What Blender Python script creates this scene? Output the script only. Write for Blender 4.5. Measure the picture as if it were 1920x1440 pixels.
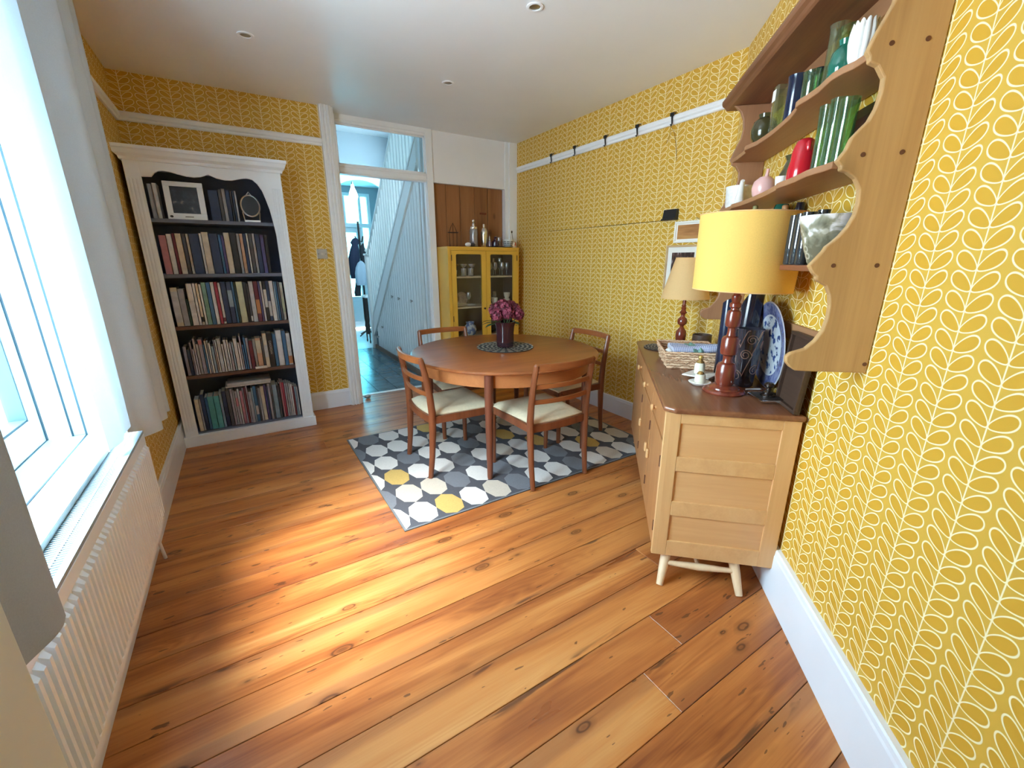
import bpy, bmesh, math, random
from mathutils import Vector, Matrix

for o in list(bpy.data.objects):
    bpy.data.objects.remove(o)
SC = bpy.context.scene
COL = SC.collection
PI = math.pi
RND = random.Random(11)

# ------------------------------------------------------------------ camera, sky, exposure
cam_data = bpy.data.cameras.new('camera')
cam_data.sensor_width = 36.0
cam_data.lens = 14.906
cam_data.clip_start = 0.02
cam = bpy.data.objects.new('camera', cam_data)
COL.objects.link(cam)
cam.location = (0, 0, 1.42)
cam.rotation_euler = (math.radians(73.8), 0, math.radians(-32.0))
SC.camera = cam

SC.view_settings.view_transform = 'Standard'
SC.view_settings.look = 'None'
SC.view_settings.gamma = 1.0
SC.view_settings.use_curve_mapping = False
SC.view_settings.exposure = 2.22
SC.cycles.max_bounces = 10
SC.cycles.diffuse_bounces = 6
SC.cycles.glossy_bounces = 4
SC.cycles.transmission_bounces = 6
SC.cycles.transparent_max_bounces = 16
SC.cycles.caustics_reflective = False
SC.cycles.caustics_refractive = False
SC.cycles.sample_clamp_indirect = 6.0

SKY = (0.66, 0.88, 1.0)
SKY_STRENGTH = 9.0
world = bpy.data.worlds.new('sky')
SC.world = world
world.use_nodes = True
wn = world.node_tree
wn.nodes.clear()
w_out = wn.nodes.new('ShaderNodeOutputWorld')
w_bg = wn.nodes.new('ShaderNodeBackground')
w_tc = wn.nodes.new('ShaderNodeTexCoord')
w_sep = wn.nodes.new('ShaderNodeSeparateXYZ')
w_ramp = wn.nodes.new('ShaderNodeValToRGB')
w_ramp.color_ramp.elements[0].position = 0.44
w_ramp.color_ramp.elements[0].color = (0.60, 0.70, 0.76, 1)
w_ramp.color_ramp.elements[1].position = 0.56
w_ramp.color_ramp.elements[1].color = (*SKY, 1)
w_map = wn.nodes.new('ShaderNodeMapRange')
w_map.inputs[1].default_value = -1.0
w_map.inputs[2].default_value = 1.0
wn.links.new(w_tc.outputs['Generated'], w_sep.inputs[0])
wn.links.new(w_sep.outputs[2], w_map.inputs[0])
wn.links.new(w_map.outputs[0], w_ramp.inputs[0])
wn.links.new(w_ramp.outputs[0], w_bg.inputs[0])
wn.links.new(w_bg.outputs[0], w_out.inputs[0])
w_bg.inputs[1].default_value = SKY_STRENGTH


def portal(name, loc, rot, sx, sy):
    """a light portal in a window opening: guides sky light, gives off none of its own"""
    l = bpy.data.lights.new(name, 'AREA')
    l.shape = 'RECTANGLE'
    l.size, l.size_y = sx, sy
    l.cycles.is_portal = True
    o = bpy.data.objects.new(name, l)
    o.location = loc
    o.rotation_euler = rot
    COL.objects.link(o)
    return o


portal('window_portal', (-0.90, 1.69, 1.58), (0, -PI / 2, 0), 1.72, 1.44)
portal('front_door_portal', (2.04, 9.70, 1.7), (-PI / 2, 0, 0), 0.86, 2.0)
portal('landing_window_portal', (2.88, 6.7, 2.98), (0, PI / 2, 0), 0.92, 1.55)

sun_data = bpy.data.lights.new('sun', 'SUN')
sun_data.energy = 7.5
sun_data.angle = math.radians(34)
sun_data.color = (1.0, 0.92, 0.80)
sun = bpy.data.objects.new('sun', sun_data)
sun.rotation_euler = Vector((0.47, 0.27, -0.84)).to_track_quat('-Z', 'Y').to_euler()
sun.location = (-4, 0, 6)
COL.objects.link(sun)

# ------------------------------------------------------------------ mesh building


class MB:
    def __init__(self):
        self.bm = bmesh.new()
        self.uv = None

    def face(self, vs, mi=0, uv=None):
        try:
            f = self.bm.faces.new(vs)
        except ValueError:
            return None
        f.material_index = mi
        if uv:
            if self.uv is None:
                self.uv = self.bm.loops.layers.uv.new('UVMap')
            for l, c in zip(f.loops, uv):
                l[self.uv].uv = c
        return f

    def v(self, *p):
        return self.bm.verts.new(p if len(p) == 3 else p[0])

    def box(self, x0, x1, y0, y1, z0, z1, mi=0, M=None):
        x0, x1 = min(x0, x1), max(x0, x1)
        y0, y1 = min(y0, y1), max(y0, y1)
        z0, z1 = min(z0, z1), max(z0, z1)
        P = [(x0, y0, z0), (x1, y0, z0), (x1, y1, z0), (x0, y1, z0),
             (x0, y0, z1), (x1, y0, z1), (x1, y1, z1), (x0, y1, z1)]
        if M is not None:
            P = [M @ Vector(p) for p in P]
        vs = [self.v(Vector(p)) for p in P]
        for q in ((3, 2, 1, 0), (4, 5, 6, 7), (0, 1, 5, 4), (1, 2, 6, 5), (2, 3, 7, 6), (3, 0, 4, 7)):
            self.face([vs[i] for i in q], mi)
        return self

    def wallquad(self, p, q, z0, z1, mi=0, u0=0.0):
        """vertical quad from p to q, uv in metres"""
        p, q = Vector(p), Vector(q)
        L = (q - p).length
        vs = [self.v(p.x, p.y, z0), self.v(q.x, q.y, z0), self.v(q.x, q.y, z1), self.v(p.x, p.y, z1)]
        self.face(vs, mi, [(u0, z0), (u0 + L, z0), (u0 + L, z1), (u0, z1)])

    def quad(self, a, b, c, d, mi=0):
        self.face([self.v(Vector(p)) for p in (a, b, c, d)], mi)

    def prism(self, pts, axis, a, b, mi=0, M=None):
        """extrude a 2D polygon along an axis"""
        def co(u, w, t):
            p = {'x': (t, u, w), 'y': (u, t, w), 'z': (u, w, t)}[axis]
            return M @ Vector(p) if M is not None else Vector(p)
        A = [self.v(co(u, w, a)) for u, w in pts]
        B = [self.v(co(u, w, b)) for u, w in pts]
        n = len(pts)
        self.face(A[::-1], mi)
        self.face(B, mi)
        for i in range(n):
            j = (i + 1) % n
            self.face([A[i], A[j], B[j], B[i]], mi)
        return self

    def lathe(self, prof, seg=24, c=(0, 0, 0), mi=0, M=None, mis=None):
        rings = []
        for r, z in prof:
            if r < 1e-5:
                p = Vector((c[0], c[1], c[2] + z))
                rings.append([self.v(M @ p if M is not None else p)])
            else:
                ring = []
                for k in range(seg):
                    a = 2 * PI * k / seg
                    p = Vector((c[0] + r * math.cos(a), c[1] + r * math.sin(a), c[2] + z))
                    ring.append(self.v(M @ p if M is not None else p))
                rings.append(ring)
        for i in range(len(rings) - 1):
            A, B = rings[i], rings[i + 1]
            m = mis[i] if mis else mi
            if len(A) == 1 and len(B) == 1:
                continue
            for k in range(seg):
                j = (k + 1) % seg
                if len(A) == 1:
                    self.face([A[0], B[j], B[k]], m)
                elif len(B) == 1:
                    self.face([A[k], A[j], B[0]], m)
                else:
                    self.face([A[k], A[j], B[j], B[k]], m)
        return self

    def tube(self, pts, rad, seg=8, mi=0, caps=True, flat=1.0):
        pts = [Vector(p) for p in pts]
        n = len(pts)
        if not isinstance(rad, (list, tuple)):
            rad = [rad] * n
        ref = None
        rings = []
        for i in range(n):
            d = (pts[min(i + 1, n - 1)] - pts[max(i - 1, 0)]).normalized()
            if ref is None:
                ref = Vector((0, 0, 1)) if abs(d.z) < 0.9 else Vector((0, 1, 0))
            ref = (ref - d * ref.dot(d)).normalized()
            s = d.cross(ref)
            rings.append([self.v(pts[i] + (ref * math.cos(2 * PI * k / seg) * flat + s * math.sin(2 * PI * k / seg)) * rad[i])
                          for k in range(seg)])
        for i in range(n - 1):
            for k in range(seg):
                j = (k + 1) % seg
                self.face([rings[i][k], rings[i][j], rings[i + 1][j], rings[i + 1][k]], mi)
        if caps:
            self.face(rings[0][::-1], mi)
            self.face(rings[-1], mi)
        return self

    def bar(self, pts, w, h, mi=0, up=(0, 0, 1)):
        """rectangular bar along a path; w across, h along up"""
        pts = [Vector(p) for p in pts]
        up = Vector(up)
        n = len(pts)
        rings = []
        for i in range(n):
            d = (pts[min(i + 1, n - 1)] - pts[max(i - 1, 0)]).normalized()
            s = d.cross(up).normalized()
            u = s.cross(d).normalized()
            ww = w[i] if isinstance(w, (list, tuple)) else w
            hh = h[i] if isinstance(h, (list, tuple)) else h
            rings.append([self.v(pts[i] + s * a * ww / 2 + u * b * hh / 2) for a, b in ((-1, -1), (1, -1), (1, 1), (-1, 1))])
        for i in range(n - 1):
            for k in range(4):
                j = (k + 1) % 4
                self.face([rings[i][k], rings[i][j], rings[i + 1][j], rings[i + 1][k]], mi)
        self.face(rings[0][::-1], mi)
        self.face(rings[-1], mi)
        return self

    def ball(self, c, rx, ry=None, rz=None, seg=12, rings=8, mi=0, jitter=0.0):
        ry = ry or rx
        rz = rz or rx
        prof = []
        R = []
        for i in range(rings + 1):
            a = -PI / 2 + PI * i / rings
            r, z = math.cos(a), math.sin(a)
            if i in (0, rings):
                R.append([self.v(c[0], c[1], c[2] + z * rz)])
            else:
                R.append([])
                for k in range(seg):
                    b = 2 * PI * k / seg
                    q = 1 + RND.uniform(-jitter, jitter)
                    R[-1].append(self.v(c[0] + r * math.cos(b) * rx * q, c[1] + r * math.sin(b) * ry * q, c[2] + z * rz * q))
        for i in range(rings):
            A, B = R[i], R[i + 1]
            for k in range(seg):
                j = (k + 1) % seg
                if len(A) == 1:
                    self.face([A[0], B[j], B[k]], mi)
                elif len(B) == 1:
                    self.face([A[k], A[j], B[0]], mi)
                else:
                    self.face([A[k], A[j], B[j], B[k]], mi)
        return self

    def build(self, name, mats, parent=None, loc=(0, 0, 0), rot=0.0, smooth=False, bevel=0.0, seg=2):
        me = bpy.data.meshes.new(name)
        bmesh.ops.recalc_face_normals(self.bm, faces=self.bm.faces[:])
        self.bm.to_mesh(me)
        self.bm.free()
        if not isinstance(mats, (list, tuple)):
            mats = [mats]
        for m in mats:
            me.materials.append(m)
        if smooth:
            me.polygons.foreach_set('use_smooth', [True] * len(me.polygons))
            me.set_sharp_from_angle(angle=math.radians(40))
        o = bpy.data.objects.new(name, me)
        COL.objects.link(o)
        o.location = loc
        o.rotation_euler = (0, 0, rot)
        if parent is not None:
            o.parent = parent
        if bevel:
            b = o.modifiers.new('bevel', 'BEVEL')
            b.width = bevel
            b.segments = seg
            b.limit_method = 'ANGLE'
            b.angle_limit = math.radians(35)
        return o


def tag(o, label=None, cat=None, group=None, kind=None):
    if label:
        o['label'] = label
    if cat:
        o['category'] = cat
    if group:
        o['group'] = group
    if kind:
        o['kind'] = kind
    return o


def thing(name, label, cat, loc=(0, 0, 0), rot=0.0, group=None):
    o = bpy.data.objects.new(name, None)
    o.empty_display_size = 0.1
    COL.objects.link(o)
    o.location = loc
    o.rotation_euler = (0, 0, rot)
    return tag(o, label, cat, group)


def struct(o):
    o['kind'] = 'structure'
    return o


def structure(name, loc=(0, 0, 0)):
    o = bpy.data.objects.new(name, None)
    COL.objects.link(o)
    o.location = loc
    return struct(o)


KIDS = {}


def dup(root, loc, rot, label, group=None):
    def cp(o, par):
        c = o.copy()
        COL.objects.link(c)
        if par is not None:
            c.parent = par
        for ch in [x for x in ALL if x.parent == o]:
            cp(ch, c)
        return c
    ALL = list(COL.objects)
    r = cp(root, None)
    r.location = loc
    r.rotation_euler = (0, 0, rot)
    r['label'] = label
    if group:
        r['group'] = group
    return r


# coordinates along the splayed wall: t metres from the corner towards the camera, off metres out of the wall
CW = Vector((2.905, 1.865))
DW = Vector((-0.691, -0.7228)).normalized()
NW = Vector((DW.y, -DW.x))
NA = math.atan2(-DW.y, -DW.x)


def W(t, off, z=0.0):
    p = CW + DW * t + NW * off
    return Vector((p.x, p.y, z))


def rpoly(w, h, r, n=4):
    """rounded rectangle outline, centred"""
    out = []
    for cx, cy, a0 in ((w / 2 - r, h / 2 - r, 0), (-w / 2 + r, h / 2 - r, 90), (-w / 2 + r, -h / 2 + r, 180), (w / 2 - r, -h / 2 + r, 270)):
        for i in range(n + 1):
            a = math.radians(a0 + 90 * i / n)
            out.append((cx + r * math.cos(a), cy + r * math.sin(a)))
    return out
# ------------------------------------------------------------------ materials


class G:
    def __init__(self, name):
        self.m = bpy.data.materials.new(name)
        self.m.use_nodes = True
        self.t = self.m.node_tree
        self.t.nodes.clear()
        self.out = self.t.nodes.new('ShaderNodeOutputMaterial')

    def n(self, typ, **kw):
        nd = self.t.nodes.new('ShaderNode' + typ)
        for k, v in kw.items():
            setattr(nd, k, v)
        return nd

    def link(self, a, b):
        self.t.links.new(a, b)

    def put(self, sock, v):
        if isinstance(v, bpy.types.NodeSocket):
            self.link(v, sock)
        elif v is not None:
            if isinstance(v, tuple) and len(v) == 3 and sock.type == 'RGBA':
                v = (*v, 1)
            sock.default_value = v

    def math(self, op, a, b=None, c=None, clamp=False):
        nd = self.n('Math', operation=op)
        nd.use_clamp = clamp
        self.put(nd.inputs[0], a)
        if b is not None:
            self.put(nd.inputs[1], b)
        if c is not None:
            self.put(nd.inputs[2], c)
        return nd.outputs[0]

    def mix(self, f, a, b, typ='MIX'):
        nd = self.n('Mix', data_type='RGBA', blend_type=typ)
        self.put(nd.inputs[0], f)
        self.put(nd.inputs[6], a)
        self.put(nd.inputs[7], b)
        return nd.outputs[2]

    def ramp(self, f, stops):
        nd = self.n('ValToRGB')
        e = nd.color_ramp.elements
        while len(e) < len(stops):
            e.new(0.5)
        for el, (p, c) in zip(e, stops):
            el.position = p
            el.color = (*c, 1) if len(c) == 3 else c
        self.put(nd.inputs[0], f)
        return nd.outputs[0]

    def coord(self, kind='Object', scale=(1, 1, 1), rand=0.0, loc=(0, 0, 0)):
        tc = self.n('TexCoord')
        mp = self.n('Mapping')
        mp.inputs['Scale'].default_value = scale
        mp.inputs['Location'].default_value = loc
        src = tc.outputs[kind]
        if rand:
            oi = self.n('ObjectInfo')
            va = self.n('VectorMath', operation='ADD')
            sc = self.math('MULTIPLY', oi.outputs['Random'], rand)
            cx = self.n('CombineXYZ')
            self.put(cx.inputs[0], sc)
            self.put(cx.inputs[1], self.math('MULTIPLY', sc, 1.7))
            self.put(cx.inputs[2], self.math('MULTIPLY', sc, 0.6))
            self.link(src, va.inputs[0])
            self.link(cx.outputs[0], va.inputs[1])
            src = va.outputs[0]
        self.link(src, mp.inputs[0])
        return mp.outputs[0]

    def noise(self, vec, scale=5, detail=4, rough=0.5, dist=0.0):
        nd = self.n('TexNoise')
        if vec is not None:
            self.link(vec, nd.inputs['Vector'])
        nd.inputs['Scale'].default_value = scale
        nd.inputs['Detail'].default_value = detail
        nd.inputs['Roughness'].default_value = rough
        nd.inputs['Distortion'].default_value = dist
        return nd.outputs['Fac']

    def bsdf(self, color, rough=0.5, metal=0.0, bump=None, bstr=0.2, bdist=0.005, coat=0.0, **kw):
        p = self.n('BsdfPrincipled')
        self.put(p.inputs['Base Color'], color)
        self.put(p.inputs['Roughness'], rough)
        p.inputs['Metallic'].default_value = metal
        if coat:
            p.inputs['Coat Weight'].default_value = coat
            p.inputs['Coat Roughness'].default_value = 0.15
        for k, v in kw.items():
            self.put(p.inputs[k], v)
        if bump is not None:
            b = self.n('Bump')
            b.inputs['Strength'].default_value = bstr
            b.inputs['Distance'].default_value = bdist
            self.put(b.inputs['Height'], bump)
            self.link(b.outputs[0], p.inputs['Normal'])
        return p.outputs[0]

    def done(self, sh):
        self.link(sh, self.out.inputs[0])
        return self.m


def srgb(r, g, b):
    f = lambda c: (c / 255 / 12.92) if c / 255 <= 0.04045 else ((c / 255 + 0.055) / 1.055) ** 2.4
    return (f(r), f(g), f(b))


def plain(name, col, rough=0.5, metal=0.0, var=0.06, scale=14.0, bump=0.0, coat=0.0):
    g = G(name)
    v = g.coord('Object', (1, 1, 1), 7.0)
    nz = g.noise(v, scale, 4)
    lo = tuple(max(0, c * (1 - var)) for c in col)
    hi = tuple(min(1, c * (1 + var)) for c in col)
    c = g.ramp(nz, [(0.3, lo), (0.7, hi)])
    return g.done(g.bsdf(c, rough, metal, bump=nz if bump else None, bstr=bump, coat=coat))


def wood(name, dark, mid, light, axis='x', rough=0.4, scale=1.0, coat=0.0, contrast=1.0, knots=None):
    g = G(name)
    s = {'x': (1.2, 14, 14), 'y': (14, 1.2, 14), 'z': (14, 14, 1.2)}[axis]
    s = tuple(k * scale for k in s)
    v = g.coord('Object', s, 23.0)
    n1 = g.noise(v, 1.3, 5, 0.55, 0.6)
    s2 = {'x': (3, 90, 90), 'y': (90, 3, 90), 'z': (90, 90, 3)}[axis]
    n2 = g.noise(g.coord('Object', s2, 11.0), 1.0, 3, 0.6)
    f = g.math('ADD', g.math('MULTIPLY', n1, 0.75), g.math('MULTIPLY', n2, 0.25))
    w = 0.22 / contrast
    c = g.ramp(f, [(0.5 - w, dark), (0.5, mid), (0.5 + w, light)])
    if knots:
        vo = g.n('TexVoronoi', feature='F1')
        g.link(g.coord('Object', knots, 29.0), vo.inputs['Vector'])
        vo.inputs['Scale'].default_value = 1.0
        kn = g.ramp(vo.outputs['Distance'], [(0.05, (0.9, 0.9, 0.9)), (0.085, (0.5, 0.5, 0.5)), (0.10, (0.75, 0.75, 0.75)), (0.19, (0, 0, 0))])
        c = g.mix(g.math('MULTIPLY', kn, 0.75), c, tuple(k * 0.32 for k in dark))
    return g.done(g.bsdf(c, rough, 0, bump=n2, bstr=0.06, bdist=0.002, coat=coat))


def glass(name, col, gloss=0.12, rough=0.02, tint=1.0, body=0.0):
    """thin glass: coloured see-through body with a fresnel reflection"""
    g = G(name)
    tr = g.n('BsdfTransparent')
    g.put(tr.inputs[0], col)
    gl = g.n('BsdfGlossy')
    gl.inputs['Roughness'].default_value = rough
    lw = g.n('LayerWeight')
    lw.inputs['Blend'].default_value = 0.5
    f = g.math('ADD', g.math('MULTIPLY', g.math('POWER', lw.outputs['Facing'], 5.0), 0.9), 0.03 + gloss * 0.3, clamp=True)
    base = tr.outputs[0]
    if body:
        df = g.n('BsdfDiffuse')
        g.put(df.inputs[0], tuple(c * 0.8 for c in col))
        mx0 = g.n('MixShader')
        mx0.inputs[0].default_value = body
        g.link(base, mx0.inputs[1])
        g.link(df.outputs[0], mx0.inputs[2])
        base = mx0.outputs[0]
    mx = g.n('MixShader')
    g.put(mx.inputs[0], f)
    g.link(base, mx.inputs[1])
    g.link(gl.outputs[0], mx.inputs[2])
    return g.done(mx.outputs[0])


def cloth(name, col, trans=0.4, tcol=None, rough=0.9, weave=220.0):
    g = G(name)
    v = g.coord('Object', (1, 1, 1))
    nz = g.noise(v, weave, 2)
    lo = tuple(c * 0.93 for c in col)
    c = g.ramp(nz, [(0.35, lo), (0.65, col)])
    d = g.bsdf(c, rough, bump=nz, bstr=0.15, bdist=0.001)
    if not trans:
        return g.done(d)
    t = g.n('BsdfTranslucent')
    g.put(t.inputs[0], tcol or col)
    mx = g.n('MixShader')
    mx.inputs[0].default_value = trans
    g.link(d, mx.inputs[1])
    g.link(t.outputs[0], mx.inputs[2])
    return g.done(mx.outputs[0])


def wallpaper():
    g = G('leaf_wallpaper')
    tc = g.n('TexCoord')
    sp = g.n('SeparateXYZ')
    g.link(tc.outputs['UV'], sp.inputs[0])
    S, Pp = 0.1445, 0.0453
    u = g.math('DIVIDE', sp.outputs[0], S)
    dx = g.math('MULTIPLY', g.math('SUBTRACT', g.math('FRACT', u), 0.5), S)
    ax = g.math('ABSOLUTE', dx)
    vv = g.math('MULTIPLY', g.math('FRACT', g.math('DIVIDE', g.math('SUBTRACT', sp.outputs[1], 0.0416), Pp)), Pp)
    ca, sa = math.cos(math.radians(29)), math.sin(math.radians(29))
    s0, a, b = 0.0365, 0.0355, 0.0188
    best = None
    for off in (0.0, -Pp, Pp):
        vy = g.math('ADD', vv, off)
        s = g.math('ADD', g.math('MULTIPLY', ax, ca), g.math('MULTIPLY', vy, sa))
        r = g.math('SUBTRACT', g.math('MULTIPLY', vy, ca), g.math('MULTIPLY', ax, sa))
        q = g.math('DIVIDE', g.math('SUBTRACT', s, s0), a)
        wd = g.math('MULTIPLY', g.math('ADD', 0.86, g.math('MULTIPLY', q, 0.26)), b)
        rb = g.math('DIVIDE', r, g.math('MAXIMUM', wd, 0.004))
        k0 = g.math('SQRT', g.math('ADD', g.math('MULTIPLY', q, q), g.math('MULTIPLY', rb, rb)))
        qa = g.math('DIVIDE', q, a)
        ra = g.math('DIVIDE', rb, b)
        k1 = g.math('SQRT', g.math('ADD', g.math('MULTIPLY', qa, qa), g.math('MULTIPLY', ra, ra)))
        d = g.math('DIVIDE', g.math('MULTIPLY', k0, g.math('SUBTRACT', k0, 1.0)), g.math('MAXIMUM', k1, 0.5))
        ln = g.math('ABSOLUTE', d)
        best = ln if best is None else g.math('MINIMUM', best, ln)
        ins = d if off == 0.0 else g.math('MINIMUM', ins, d)
    best = g.math('MINIMUM', best, g.math('SUBTRACT', ax, -0.0001))
    line = g.n('MapRange')
    line.clamp = True
    g.put(line.inputs[0], best)
    line.inputs[1].default_value = 0.0013
    line.inputs[2].default_value = 0.0025
    line.inputs[3].default_value = 1.0
    line.inputs[4].default_value = 0.0
    inside = g.math('LESS_THAN', ins, 0.0)
    nz = g.noise(g.coord('UV', (1, 1, 1)), 3.0, 3)
    bg = g.ramp(nz, [(0.3, WP_BG_LO), (0.7, WP_BG)])
    c = g.mix(inside, bg, WP_LEAF)
    c = g.mix(line.outputs[0], c, WP_LINE)
    return g.done(g.bsdf(c, 0.62, bump=g.noise(g.coord('UV', (1, 1, 1)), 500, 2), bstr=0.05, bdist=0.0006))


WP_BG = (0.66, 0.395, 0.050)
WP_BG_LO = (0.63, 0.375, 0.045)
WP_LEAF = (0.62, 0.34, 0.026)
WP_LINE = (0.93, 0.82, 0.50)


def floor_mat():
    g = G('varnished_pine')
    oi = g.n('ObjectInfo')
    tc = g.n('TexCoord')
    sp = g.n('SeparateXYZ')
    g.link(tc.outputs['Object'], sp.inputs[0])
    rnd = oi.outputs['Random']
    n1 = g.noise(g.coord('Object', (0.8, 7, 7), 31.0), 1.2, 4, 0.5, 0.5)
    n2 = g.noise(g.coord('Object', (2.5, 110, 40), 17.0), 1.0, 3, 0.6)
    # wavering figure lines, present only in places
    n3 = g.noise(g.coord('Object', (0.9, 11, 1), 13.0), 1.0, 2, 0.4, 0.3)
    lines = g.math('ABSOLUTE', g.math('SUBTRACT', g.math('FRACT', g.math('MULTIPLY', n3, 16.0)), 0.5))
    lmask = g.ramp(g.noise(g.coord('Object', (0.7, 5, 1), 5.0), 1.0, 2), [(0.48, (0, 0, 0)), (0.62, (1, 1, 1))])
    f = g.math('ADD', g.math('MULTIPLY', n1, 0.8), g.math('MULTIPLY', n2, 0.2))
    f = g.math('ADD', f, g.math('MULTIPLY', g.math('SUBTRACT', rnd, 0.5), 0.14))
    f = g.math('ADD', f, g.math('MULTIPLY', g.math('MULTIPLY', g.math('SUBTRACT', lines, 0.25), lmask), 0.22))
    c = g.ramp(f, [(0.30, FL_DARK), (0.44, FL_MID), (0.55, FL_LIGHT), (0.72, FL_PALE)])
    # a darker heartwood band down one side of each board
    off = g.math('MULTIPLY', g.math('SUBTRACT', rnd, 0.5), 0.10)
    yy = g.math('ADD', g.math('ABSOLUTE', g.math('ADD', sp.outputs[1], off)), g.math('MULTIPLY', g.math('SUBTRACT', n1, 0.5), 0.13))
    band = g.ramp(g.math('MULTIPLY', yy, 8.0), [(0.56, (0, 0, 0)), (0.70, (1, 1, 1))])
    c = g.mix(g.math('MULTIPLY', band, 0.52), c, (0.26, 0.088, 0.034))
    # knots: dark rim, red-brown heart, a pale halo bending the grain
    vo = g.n('TexVoronoi', feature='F1')
    g.link(g.coord('Object', (3.0, 7.0, 0.001), 19.0), vo.inputs['Vector'])
    vo.inputs['Scale'].default_value = 1.0
    sepc = g.n('SeparateColor')
    g.link(vo.outputs['Color'], sepc.inputs[0])
    keep = g.math('GREATER_THAN', sepc.outputs[0], 0.22)
    big = g.math('ADD', 0.75, g.math('MULTIPLY', sepc.outputs[1], 1.0))
    dist = g.math('DIVIDE', vo.outputs['Distance'], big)
    kn = g.ramp(dist, [(0.030, (0.75, 0.75, 0.75)), (0.055, (0.45, 0.45, 0.45)), (0.068, (1, 1, 1)), (0.085, (0.35, 0.35, 0.35)), (0.14, (0, 0, 0))])
    c = g.mix(g.math('MULTIPLY', g.math('MULTIPLY', kn, keep), 0.92), c, (0.062, 0.016, 0.008))
    # black stains and gaps of old filler near the board edges
    ey = g.math('ABSOLUTE', sp.outputs[1])
    em = g.ramp(g.math('MULTIPLY', ey, 10.0), [(0.50, (0, 0, 0)), (0.70, (1, 1, 1))])
    ed = g.ramp(g.noise(g.coord('Object', (2.2, 16.0, 1), 41.0), 1.4, 3, 0.6, 0.4), [(0.60, (0, 0, 0)), (0.68, (1, 1, 1))])
    c = g.mix(g.math('MULTIPLY', g.math('MULTIPLY', em, ed), 0.75), c, (0.05, 0.018, 0.012))
    # small dents, crowded on a few boards
    sk = g.noise(g.coord('Object', (11, 42, 1), 3.0), 1.0, 2, 0.5)
    crowd = g.math('ADD', 0.67, g.math('MULTIPLY', g.math('GREATER_THAN', rnd, 0.3), 0.05))
    skm = g.math('MULTIPLY', g.math('GREATER_THAN', sk, crowd), 0.7)
    c = g.mix(skm, c, (0.06, 0.022, 0.012))
    rg = g.ramp(n1, [(0.3, (0.27, 0.27, 0.27)), (0.7, (0.40, 0.40, 0.40))])
    return g.done(g.bsdf(c, rg, bump=g.math('ADD', n2, g.math('MULTIPLY', n1, 3.0)), bstr=0.08, bdist=0.003))


FL_DARK = (0.23, 0.062, 0.019)
FL_MID = (0.40, 0.128, 0.034)
FL_LIGHT = (0.53, 0.198, 0.053)
FL_PALE = (0.61, 0.285, 0.095)

M = {}
M['paper'] = wallpaper()
M['floor'] = floor_mat()
M['under'] = plain('dark_joint', (0.03, 0.015, 0.008), 0.9)
M['ceil'] = plain('ceiling_paint', (0.87, 0.88, 0.91), 0.38, var=0.015, scale=3)
M['white'] = plain('white_gloss_paint', (0.87, 0.88, 0.90), 0.32, var=0.02, scale=5)
M['skirt'] = plain('skirting_paint', (0.80, 0.84, 0.92), 0.35, var=0.02, scale=4)
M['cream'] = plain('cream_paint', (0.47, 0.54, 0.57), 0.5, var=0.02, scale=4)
M['plaster'] = plain('white_plaster', (0.88, 0.87, 0.89), 0.6, var=0.02, scale=3)
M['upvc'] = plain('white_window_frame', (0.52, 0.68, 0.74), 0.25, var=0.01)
M['gasket'] = plain('gasket_and_edge_line', (0.022, 0.060, 0.085), 0.7)  # glazing gasket, also the dark lines added along the frame joints
M['radshade'] = plain('radiator_inside_shade', (0.035, 0.05, 0.065), 0.8)  # dark tone stands for the shade inside the radiator
M['radiator'] = plain('radiator_enamel', (0.72, 0.79, 0.88), 0.3, var=0.01)
M['radgrille'] = plain('radiator_grille', (0.24, 0.33, 0.39), 0.35, var=0.01)
M['shelfpaint'] = plain('bookcase_paint', (0.80, 0.86, 0.93), 0.42, var=0.02, scale=6)
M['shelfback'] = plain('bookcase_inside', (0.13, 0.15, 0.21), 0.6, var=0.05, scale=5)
M['shelfwood'] = wood('shelf_wood_dark', (0.07, 0.035, 0.03), (0.11, 0.055, 0.045), (0.17, 0.09, 0.075), 'x', 0.5)
M['teak'] = wood('teak', (0.19, 0.054, 0.016), (0.30, 0.088, 0.025), (0.40, 0.13, 0.038), 'x', 0.28, 0.8, contrast=0.8)
M['teakz'] = wood('teak_upright', (0.11, 0.030, 0.012), (0.19, 0.055, 0.021), (0.27, 0.088, 0.034), 'z', 0.33, contrast=0.8)
M['teakdark'] = wood('dark_teak_leg', (0.09, 0.026, 0.014), (0.15, 0.042, 0.022), (0.22, 0.07, 0.035), 'z', 0.35)
M['apron'] = wood('teak_apron', (0.34, 0.11, 0.035), (0.46, 0.165, 0.055), (0.55, 0.22, 0.075), 'x', 0.3, 0.5, contrast=0.8)
M['seat'] = cloth('cream_vinyl_seat', (0.80, 0.66, 0.45), 0.0, rough=0.55, weave=60)
M['elm'] = wood('pale_elm', (0.54, 0.29, 0.12), (0.64, 0.37, 0.165), (0.71, 0.44, 0.21), 'x', 0.4, 0.7, contrast=0.7)
M['elmz'] = wood('pale_elm_upright', (0.54, 0.29, 0.12), (0.64, 0.37, 0.165), (0.71, 0.44, 0.21), 'z', 0.4, 0.7, contrast=0.7)
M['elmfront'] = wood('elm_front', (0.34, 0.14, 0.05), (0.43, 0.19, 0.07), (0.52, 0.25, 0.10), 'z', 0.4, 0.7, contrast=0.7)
M['elmtop'] = wood('dark_elm_top', (0.14, 0.05, 0.024), (0.20, 0.075, 0.035), (0.27, 0.11, 0.05), 'x', 0.27, 0.7)
M['beech'] = wood('pale_beech_leg', (0.64, 0.44, 0.26), (0.72, 0.52, 0.33), (0.78, 0.60, 0.40), 'z', 0.45, contrast=0.7)
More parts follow.
